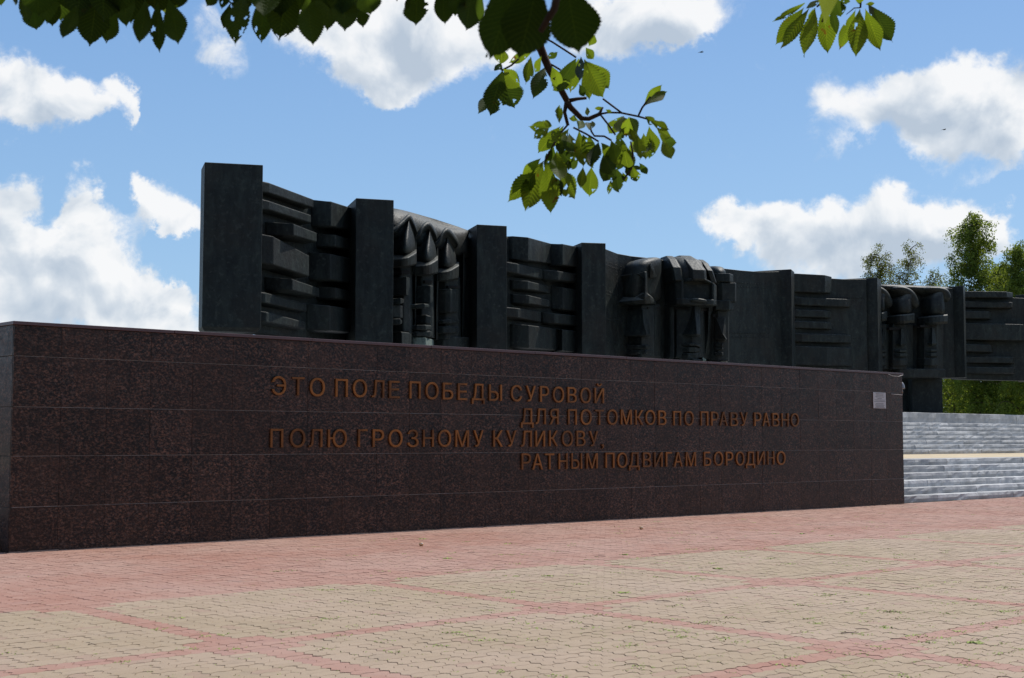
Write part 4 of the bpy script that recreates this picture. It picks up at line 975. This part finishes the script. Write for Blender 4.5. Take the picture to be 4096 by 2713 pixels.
# ------------------------------------------------------------------ horse chestnut overhead
random.seed(21); rng = np.random.default_rng(21)
hc = empty('horse_chestnut_tree', (-2.6, -2.2, 0), 'horse chestnut tree over the viewer, its serrated leaves hanging into the top of the picture', 'tree')
def cpt(px, py, D): r = ray(px, py); return Vector((r.x/r.y*D, D, EYE+r.z/r.y*D))
def leaf_geo(B, T, wd, roll=0, bulge=.08, fold=.25, holes=0, ns=44, nc=6, serr=.10, obo=1.28):
    if holes: ns, nc = 56, 12
    L = T-B; ln = L.length; t_ = L/ln; vw = ((B+T)/2-Vector((0, 0, EYE))).normalized()
    sd = t_.cross(vw).normalized(); nm = sd.cross(t_).normalized()
    sd, nm = sd*math.cos(roll)+nm*math.sin(roll), nm*math.cos(roll)-sd*math.sin(roll)
    w2 = wd/2/max(.45, math.cos(roll)); v = []; uv = []
    ph = random.uniform(0, 6)
    for i in range(ns+1):
        t = i/ns
        if t < .90: w_ = (math.sin(math.pi*min(1, t/.975)**obo)**.88)*(1-.28*max(0, t-.6)/.4)
        else: w_ = .22*((1-t)/.10)**1.6
        w_ = max(w_, .035*(1-t)); sr = 1+serr*(1 if i % 2 else -.4)*(1 if .15 < t < .97 else 0)
        for j in range(nc+1):
            u = 2*j/nc-1; x = w2*w_*u*(sr if abs(u) > .99 else 1)*(1+.05*math.sin(t*9+ph)*u)
            y = t*ln+abs(u)*w2*w_*.10
            z = -fold*abs(x)+bulge*ln*math.sin(math.pi*t)+.012*ln*math.sin((t-abs(u)*.12)*2*math.pi*14)*min(1, w_*1.2)*abs(u)**.5+.03*ln*math.sin(5*t+ph)*u
            v.append(B+t_*min(y, ln)+sd*x+nm*z); uv.append((j/nc, t))
    f = []
    hs = [(random.uniform(.2, .95), random.choice((-1, 1))*random.uniform(.25, 1.1), random.uniform(.018, .06)) for _ in range(holes)]
    for i in range(ns):
        for j in range(nc):
            tc = (i+.5)/ns; uc = 2*(j+.5)/nc-1
            if any((tc-a+.012*math.sin(uc*19))**2+((uc-b+.05*math.sin(tc*60))*.22)**2 < r*r for a, b, r in hs) and abs(uc) > .2: continue
            a = i*(nc+1)+j; f.append((a, a+1, a+nc+2, a+nc+1))
    return v, f, uv
def leaf(B, T, wd, mat, parent=hc, **k):
    v, f, uv = leaf_geo(B, T, wd, **k); off = Vector(parent.location)
    me = bpy.data.meshes.new('leaf'); me.from_pydata([tuple(q-off) for q in v], [], f); me.update()
    ul = me.uv_layers.new(name='UVMap'); li = np.array([l.vertex_index for l in me.loops]); ul.data.foreach_set('uv', np.array(uv)[li].ravel())
    for p in me.polygons: p.use_smooth = True
    return link('leaf', me, parent, mat)
def pxleaf(bx, by, tx, ty, w, D, mat, dT=None, **k):
    B = cpt(bx, by, D); T = cpt(tx, ty, D+(random.uniform(-.06, .06)*D/3 if dT is None else dT))
    k.setdefault('roll', random.uniform(-.5, .5)); k.setdefault('bulge', random.uniform(-.05, .10))
    return leaf(B, T, w/FPX*D, mat, **k)
LC, LD, LG = M['leafc'], M['leafd'], M['leafg']
# the row hanging down along the top left: tips and breadths surveyed
S1 = 1.6914
row = [((150,-60),(190,170),70),((215,-20),(247,208),130),((250,-160),(262,110),170),((330,-60),(355,185),120),((300,-200),(318,170),150),((520,60),(420,263),95),((400,-140),(410,150),170),((650,-60),(605,315),185),((560,-180),(520,140),170),((770,20),(722,293),120),((700,-190),(700,150),200),((850,-70),(857,190),110),((900,-200),(885,165),150),((985,20),(942,300),105),
       ((1060,-150),(1045,80),230),((1065,40),(1080,358),95),((1140,10),(1205,300),140),((1180,-140),(1175,70),180),((1200,-60),(1235,40),70),((470,-220),(480,90),190),((1000,-230),(1000,60),220),((820,-230),(800,100),200),((600,-260),(640,60),200),((180,-240),(200,60),150),((110,-60),(105,38),30),((-30,-120),(10,45),80),
       ((1480,-100),(1400,45),90),((1540,-80),(1500,65),60),((1560,40),(1507,197),55),((1650,-30),(1592,312),125),((1620,-200),(1640,110),160),((1790,-40),(1768,300),125),((1760,-220),(1790,120),170),((1960,-120),(1885,287),190),((1900,-260),(1900,120),200),((2080,-10),(2118,314),150),((2030,-200),(2020,90),150),((2230,-140),(2210,208),150),((2200,-260),(2240,70),170),((2350,-120),(2333,212),150),((2330,-260),(2300,120),180)]
for k, (b, t, w_) in enumerate(row):
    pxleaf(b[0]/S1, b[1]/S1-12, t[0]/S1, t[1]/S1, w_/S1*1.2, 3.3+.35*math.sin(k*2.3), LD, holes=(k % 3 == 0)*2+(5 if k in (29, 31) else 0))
S2 = 2.6311
for (b, t, w_) in [((30,-120),(18,328),230),((-60,-260),(60,120),320),((200,-60),(207,333),250),((260,-300),(250,180),320),((340,-120),(403,302),170),((420,-160),(480,160),230),((500,-160),(468,62),110),((620,-200),(560,15),110),((745,-120),(757,22),30),((960,-130),(953,270),235),((890,-60),(850,120),50),((1240,-150),(1267,266),190),((1400,-160),(1367,175),170),((1560,-120),(1483,328),240),((1640,-100),(1630,235),90)]:
    pxleaf(1300+b[0]/S2, b[1]/S2, 1300+t[0]/S2, t[1]/S2, w_/S2*1.12, 3.2+random.uniform(-.3, .3), LD, holes=random.choice((0, 0, 2)))
# the big near leaflets
S3 = 1.7821
def c3(x, y): return 1850+x/S3, y/S3
for (b, t, w_, D, ro) in [((400,-150),(190,432),300,2.0,.1),((545,-170),(400,432),350,1.95,-.15),((735,-170),(832,388),345,2.02,.1),((330,-200),(170,410),190,2.15,.6)]:
    pxleaf(*c3(*b), *c3(*t), w_/S3*1.08, D, LD, dT=.02, roll=ro, bulge=.05, serr=.045, obo=1.5)
cl = [((285,500),(195,832),150,1),((285,505),(375,778),160,2),((275,330),(275,462),90,0),((490,400),(450,602),66,0),((590,480),(500,708),105,1),((285,490),(415,625),100,1),((270,500),(235,462),60,1),((240,640),(110,812),70,2),
 ((600,420),(680,372),46,1),((640,470),(690,650),70,1),((810,420),(695,585),100,1),((830,420),(768,660),95,0),((870,425),(1005,700),150,0),((900,440),(1050,640),110,1),((880,440),(905,718),85,0),((845,400),(838,585),60,3),((900,330),(948,252),60,0),((880,340),(935,425),60,0),((720,560),(752,645),60,0),((560,400),(520,520),50,0),((500,370),(330,450),60,0),((640,560),(690,660),60,0),((830,600),(870,690),50,1),
 ((690,880),(690,748),52,0),((640,905),(470,902),66,0),((620,910),(505,992),66,0),((570,862),(640,900),40,0),((700,900),(540,1092),90,0),((720,900),(600,1070),70,0),((700,930),(640,1010),80,0),
 ((590,1140),(318,1446),115,0),((575,1150),(445,1512),145,0),((600,1150),(630,1532),130,0),((650,1040),(610,1250),90,2),((680,1060),(800,1200),110,1),((700,1200),(797,1420),115,0),((640,1250),(705,1400),85,1),((760,950),(800,1135),95,1),((560,1130),(420,1250),60,0),((670,1080),(700,1290),110,1),
 ((830,930),(862,1195),95,0),((900,960),(935,1180),70,2),((970,1010),(910,1185),85,2),((860,1190),(845,1345),62,1),((920,1190),(903,1405),108,0),((990,1020),(1085,1120),75,1),((860,960),(900,1110),90,0),
 ((1110,965),(1140,1125),85,2),((1060,1140),(1000,1300),105,2),((1060,1280),(1040,1390),32,1),((1100,1200),(1118,1378),90,1),((1130,1000),(1210,1240),95,0),((1150,1060),(1180,1200),90,0),((1200,1180),(1243,1298),62,0),((1210,1190),(1283,1213),30,1),((1060,1000),(1120,1190),90,0),((1000,1090),(1090,1260),110,2),
 ((1140,830),(1040,955),82,0),((1150,830),(1120,955),92,0),((1185,835),(1168,978),82,0),((1190,835),(1250,962),82,1),((1250,980),(1215,1095),72,0),((1250,960),(1267,1140),78,0),((1290,950),(1305,1140),88,1),((1330,900),(1375,1095),92,0),((1340,860),(1478,928),55,0),((1390,920),(1484,985),62,0),((1430,980),(1492,1135),82,0),((1440,1000),(1528,1020),60,1),((1300,830),(1372,885),52,0),((1340,960),(1330,1130),70,2),
 ((1290,760),(1425,602),66,1),((1300,755),(1457,655),60,0),((885,760),(895,828),26,0),((820,850),(760,840),40,0),((850,860),(820,920),60,0),((920,870),(900,930),60,0),((1010,770),(940,775),24,0),((1020,780),(1065,805),24,0)]
for _ in range(26):                                              # small torn leaflets that fill the spray
    cx_, cy_ = random.choice(((700, 980), (640, 1080), (760, 1120), (880, 1060), (1090, 1080), (1180, 920), (1300, 960), (1380, 960), (860, 560), (760, 560), (1150, 1150), (560, 1230)))
    cx_ += random.gauss(0, 45); cy_ += random.gauss(0, 35); a_ = random.uniform(.7, 2.5); L_ = random.uniform(70, 150)
    cl.append(((cx_, cy_), (cx_+math.cos(a_)*L_, cy_+math.sin(a_)*L_), L_*.45, random.choice((0, 1, 1, 2))))
for k, (b, t, w_, m_) in enumerate(cl):
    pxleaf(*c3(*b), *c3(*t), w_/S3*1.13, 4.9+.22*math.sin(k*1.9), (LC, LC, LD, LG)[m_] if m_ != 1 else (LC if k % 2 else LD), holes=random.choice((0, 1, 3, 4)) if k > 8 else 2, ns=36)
S4 = 3.3829
for k, (b, t, w_, m_) in enumerate([((740,45),(305,295),95,0),((730,105),(340,615),215,0),((800,110),(405,672),170,0),((880,110),(730,775),205,0),((1000,60),(1055,740),235,0),((1150,-40),(1230,235),190,2),((960,-10),(745,120),70,3),((1430,130),(1205,685),170,0),((1490,125),(1430,785),250,0),((1560,120),(1768,695),215,0),((1640,70),(1930,575),260,1),((1600,60),(1668,205),75,3),((1470,-60),(1490,60),95,0),((1560,60),(1690,45),50,0),((940,60),(1050,-20),90,0),((1250,-60),(1310,60),110,1),((860,120),(790,300),60,0),((1100,60),(1180,480),110,1),((1050,-60),(1010,60),120,0)]):
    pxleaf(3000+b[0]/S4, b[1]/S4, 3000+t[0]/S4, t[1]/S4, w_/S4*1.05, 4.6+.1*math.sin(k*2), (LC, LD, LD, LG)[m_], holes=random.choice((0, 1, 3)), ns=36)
# twigs and leaf stalks
def twig(pts, rads, name='twig', D=4.9, conv=c3):
    mb = MB(); P = []
    for q in pts: P.append(cpt(*conv(q[0], q[1]), (q[2] if len(q) > 2 else D)))
    mb.tube(P, rads, 7); return mb.make(name, M['barkd'], hc, smooth=True)
twig([(480,-260,4.6),(540,180,4.75),(555,340),(620,500),(680,600),(745,720)], [.022,.018,.0155,.0135,.012,.011])
twig([(745,720),(770,765),(850,845),(900,848),(975,815),(1000,765)], [.011,.0105,.0095,.008,.007,.003])
twig([(745,722),(728,800),(752,895)], [.009,.0065,.006]); twig([(765,718),(820,706),(885,700)], [.008,.006,.005])
for pts in ([(975,815),(1040,803),(1130,805),(1250,830),(1430,880)], [(985,820),(1040,890),(1090,962)], [(750,890),(690,960),(640,1050),(592,1142)], [(790,910),(880,955),(970,1010)], [(905,890),(920,940),(940,970),(1010,972),(1062,1002)],
            [(620,455),(650,470),(700,500)], [(1000,705),(1060,750),(1140,810)], [(1255,822),(1280,770),(1340,690)], [(400,420),(350,465),(282,502)], [(1200,1010),(1215,1100),(1205,1200),(1150,1280)], [(600,280),(640,300),(810,410)], [(275,462),(278,490),(283,502)]):
    twig(pts, [.0035]*len(pts), 'leaf_stalk')
twig([(690,-120),(655,60),(555,225)], [.006,.0055,.004], 'leaf_stalk', 1.93)
c4f = lambda x, y: (3000+x/S4, y/S4)
twig([(1130,-200),(1000,0),(905,95)], [.006,.004,.003], 'leaf_stalk', 4.6, c4f); twig([(1490,-150),(1500,0),(1495,105)], [.005,.004,.003], 'leaf_stalk', 4.6, c4f); twig([(1080,-60),(1040,120),(975,300)], [.006,.005,.003], 'leaf_stalk', 4.55, c4f); twig([(1495,105),(1410,110),(1300,200)], [.002,.002,.001], 'leaf_stalk', 4.6, c4f)
# trunk, limbs and the crown out of the picture (it shades the left-hand leaves)
mb = MB(); mb.tube([(-2.6,-2.2,-.1),(-2.55,-2.1,1.0),(-2.5,-2.0,2.2),(-2.3,-1.6,3.4),(-2.0,-1.0,4.8),(-1.8,-.8,7)], [.30,.24,.22,.19,.15,.08], 12); mb.make('trunk', M['barkd'], hc, smooth=True)
for pts in ([(-2.3,-1.6,3.4),(-1.9,.4,3.9),(-1.5,2.4,4.0),(-1.1,4.2,3.95)], [(-2.2,-1.4,3.7),(-1.0,.8,4.3),(-.1,3.0,4.5),(.15,4.6,4.55)], [(-2.0,-1.0,4.6),(-.2,1.0,4.9),(1.2,3.2,4.7),(1.85,4.6,4.4)], [(-2.0,-1.0,4.8),(-3.5,1.0,5.6),(-4.6,3,5.8)], [(-1.9,-.9,6),(0,-1.5,7.2),(2,-2,7.6)]):
    mb = MB(); mb.tube(pts, [.10,.07,.045,.02][:len(pts)], 8); mb.make('limb', M['barkd'], hc, smooth=True)
P = []; T_ = []
def puff(c, sd_, n):
    for _ in range(n): P.append((c[0]+random.gauss(0, sd_[0]), c[1]+random.gauss(0, sd_[1]), c[2]+random.gauss(0, sd_[2])))
cand = []
for px in np.linspace(-40, 2150, 44):
    for _ in range(22):
        b_ = cpt(px, random.uniform(-40, 60), 3.3 if px < 1880 else 2.0); q = b_+sdir*random.uniform(.25, 1.1)+Vector((random.gauss(0, .1), random.gauss(0, .1), random.gauss(0, .08)))
        rr_ = (q.z-EYE)/max(.1, q.y)
        if q.z-EYE > .33*q.y+.17 and random.random() < .7: P.append(tuple(q))
for _ in range(5200):
    q = Vector((random.uniform(-7, 5), random.uniform(-7, 6.5), random.uniform(3.6, 9)))
    if q.z-EYE < .34*max(0, q.y)+.5: continue
    c_ = Vector((-1.2, -1, 6)); e_ = (q-c_); 
    if (e_.x/5.5)**2+(e_.y/6)**2+(e_.z/3.2)**2 > 1: continue
    if q.x > .0 and q.y > 3.4: continue
    P.append(tuple(q))
cr = leaves_mesh('crown_leaves', P, [random.random()*.5 for _ in P], .22, M['birch'], hc, asp=.7); cr['kind'] = 'stuff'
# ---- unseen chestnuts added behind the viewer to darken camera-facing surfaces
for i, (x, y, H) in enumerate(((-13, -7, 11), (-4.5, -11, 12), (6, -9, 11.5), (16, -6, 11), (26, -8, 12), (-22, -3, 11))):
    lab = ('added chestnut behind the viewer, %s' % ['second to the left', 'nearest one straight behind', 'first to the right', 'second to the right', 'third to the right', 'third to the left'][i])
    t_ = empty('horse_chestnut_tree', (x, y, 0), lab+', outside the picture', 'tree', 'added unseen chestnuts behind the viewer')
    mb = MB(); mb.tube([(x, y, -.1), (x, y, 2), (x+.2, y, 5), (x, y, H*.8)], [.3, .24, .18, .05], 9); mb.make('trunk', M['barkd'], t_, smooth=True)
    P = []
    while len(P) < 6500:
        q = rng.normal(size=3); q = q/np.linalg.norm(q)*rng.random()**(1/4); P.append((x+q[0]*5.6, y+q[1]*4.6, H*.57+q[2]*H*.45))
    leaves_mesh('crown', P, [random.random()*.5 for _ in P], .55, M['birch'], t_, asp=.7)['kind'] = 'stuff'

# ------------------------------------------------------------------ small things on the paving
random.seed(33)
def gp(px, py): r = ray(px, py); t = -EYE/r.z; return Vector((r.x*t, r.y*t, 0))
tuft = MB()
def tuft_at(p, n, h, sp):
    for _ in range(n):
        a = random.uniform(0, 6.28); b = Vector((random.gauss(0, sp), random.gauss(0, sp), 0)); q = p+b; L = h*random.uniform(.4, 1.2)
        lean = Vector((math.cos(a), math.sin(a), 0))*L*random.uniform(.3, 1.2); sd_ = Vector((-math.sin(a), math.cos(a), 0))*h*.22
        tuft.add([q-sd_, q+sd_, q+lean*.6+Vector((0, 0, L*.26))+sd_*.8, q+lean+Vector((0, 0, L*.22))], [(0, 1, 2), (0, 2, 3)])
def snap(p):
    """move a point to the nearest paver joint line"""
    d = Vector((p.x, p.y))-WA; s, n = d.dot(WU), d.dot(WN); m = np.linalg.solve(np.array([[BA.x, BB.x], [BA.y, BB.y]]), np.array([s-PO.x, n-PO.y]))
    if random.random() < .5: m[0] = round(m[0]*2)/2 if int(math.floor(m[0])+math.floor(m[1])) % 2 == 0 else round(m[0])
    else: m[1] = round(m[1])
    w_ = to_world(m[None, :])[0]; return Vector((w_[0], w_[1], 0))
for _ in range(8000):
    px = random.uniform(-20, 4200); py = 1990+(2713-1990)*random.random()**1.0
    base_y = 2213-.0547*(px-35)
    if py < base_y+14 and px < 3620: continue
    if py < 1990+ (4096-px)*.05: continue
    right = min(1, max(0, (px-900)/1800)); keep = .05+.80*right*(1-.85*(py-1990)/723)
    if random.random() > keep: continue
    p = snap(gp(px, py)); big = random.random()
    tuft_at(p, random.randint(2, 5) if big < .86 else random.randint(9, 20), .018 if big < .86 else .032, .014 if big < .86 else .05)
for _ in range(260):                                              # moss flecks in the near joints
    px = random.uniform(-20, 4200); py = random.uniform(2330, 2730); tuft_at(snap(gp(px, py)), 4, .010, .010)
for x, y in ((2192, 2305), (3893, 2573), (1690, 2157), (2500, 2220), (1790, 2235), (3207, 2136), (2870, 2275), (2490, 2372)): tuft_at(gp(x, y), 26, .05, .035)
for k in range(60): tuft_at(WL(random.uniform(0, 40), random.choice((-.02, -.03)) if k % 2 else .3, 0), 6, .03, .03)
gt = tuft.make('grass_tufts', M['weed']); tag(gt, 'green weeds and moss growing in the joints of the paving', 'weeds', kind='stuff')
for (x, y, lab) in ((1685, 2181, 'tan nut shell on the pink paving, left one, casting a small shadow'), (2565, 2114, 'tan nut shell on the pink paving, right one, nearer the steps')):
    p = gp(x, y+4); o = empty('nut_shell', p, lab, 'nut', 'nut shells on the pink paving')
    mb = MB(); mb.sphere(p+Vector((0, 0, .028)), .034, 12, 8, (1.12, 1, .85)); mb.make('shell', M['nut'], o, smooth=True)
    mb = MB(); mb.sphere(p+Vector((.012, -.02, .040)), .016, 8, 5, (1, 1, .7)); mb.make('scar', M['plaque'], o, smooth=True)
tw = [(2400,2228,.16,'long twig on the pink paving'), (3930,2330,.2,''), (1885,2212,.12,''), (2618,2222,.1,''), (2655,2407,.14,''), (3075,2490,.16,''), (3400,2535,.2,''), (3450,2520,.12,''), (3596,2560,.14,''), (366,2582,.06,''), (1700,2275,.1,''), (2865,2131,.22,''), (2660,2217,.2,''), (3380,2395,.08,''), (2310,2403,.1,''), (2345,2509,.05,'')]
labs = ['dark twig on the pink strip between wall and beige squares, above the centre', 'thin twig on the beige paving near the right edge', 'short twig on the pink paving left of centre', 'curled twig where pink meets beige, centre right', 'straight twig in a beige square beside a pink cross', 'forked twig cluster in the large beige square, left piece', 'bent twig, largest, in the beige square above the lower right pink cross', 'small twig just above the largest bent one', 'twig close above the lower right pink cross', 'black twig stub among the beige pavers at lower left', 'twig on the pink paving near the left nut shell', 'long twig far off on the pink paving toward the steps', 'long twig lying along the pink and beige border', 'tiny twig in the far beige square', 'twig just above the middle pink cross', 'black stub in the beige square below the middle pink cross']
for (x, y, L, _), lab in zip(tw, labs):
    p = gp(x, y); a = random.uniform(-.5, .5); o = MB(); d = Vector((math.cos(a), math.sin(a), 0)); n_ = Vector((-d.y, d.x, 0))
    o.tube([p-d*L/2+Vector((0, 0, .006)), p+n_*random.uniform(-.02, .02)+Vector((0, 0, .012)), p+d*L*.3+n_*random.uniform(-.03, .03)+Vector((0, 0, .008)), p+d*L/2+Vector((0, 0, .005))], [.0025, .003, .0025, .0015], 5)
    tag(o.make('twig', M['twig']), lab, 'twig', 'twigs scattered on the paving')
for (x, y, D, sp, lab) in ((2805, 209, 120, .42, 'tiny bird gliding in the blue sky between the two leaf clusters'), (3776, 519, 150, .24, 'tiny dark bird in front of the white cloud at right')):
    p = cpt(x, y, D); o = empty('bird', p, lab, 'bird')
    mb = MB(); mb.sphere(p, .07, 8, 6, (2.2, .8, .7)); mb.sphere(p+Vector((.16, 0, .02)), .04, 6, 4); mb.make('body', M['bird'], o, smooth=True)
    for sg in (-1, 1):
        mb = MB(); q = [p+Vector((.06, 0, .02)), p+Vector((.02, sg*.15+.0, .07)), p+Vector((-sp*.2, sg*.35, .02)), p+Vector((-.08, 0, .02))]
        q = [Vector((c.x-(sg*.5*(c-p).length), c.y, c.z)) if i in (1, 2) else c for i, c in enumerate(q)]
        mb.add(q+[c+Vector((0, 0, .012)) for c in q], [(0, 1, 2, 3), (7, 6, 5, 4)]+[(i, (i+1) % 4, 4+(i+1) % 4, 4+i) for i in range(4)]); mb.make('wing', M['bird'], o)
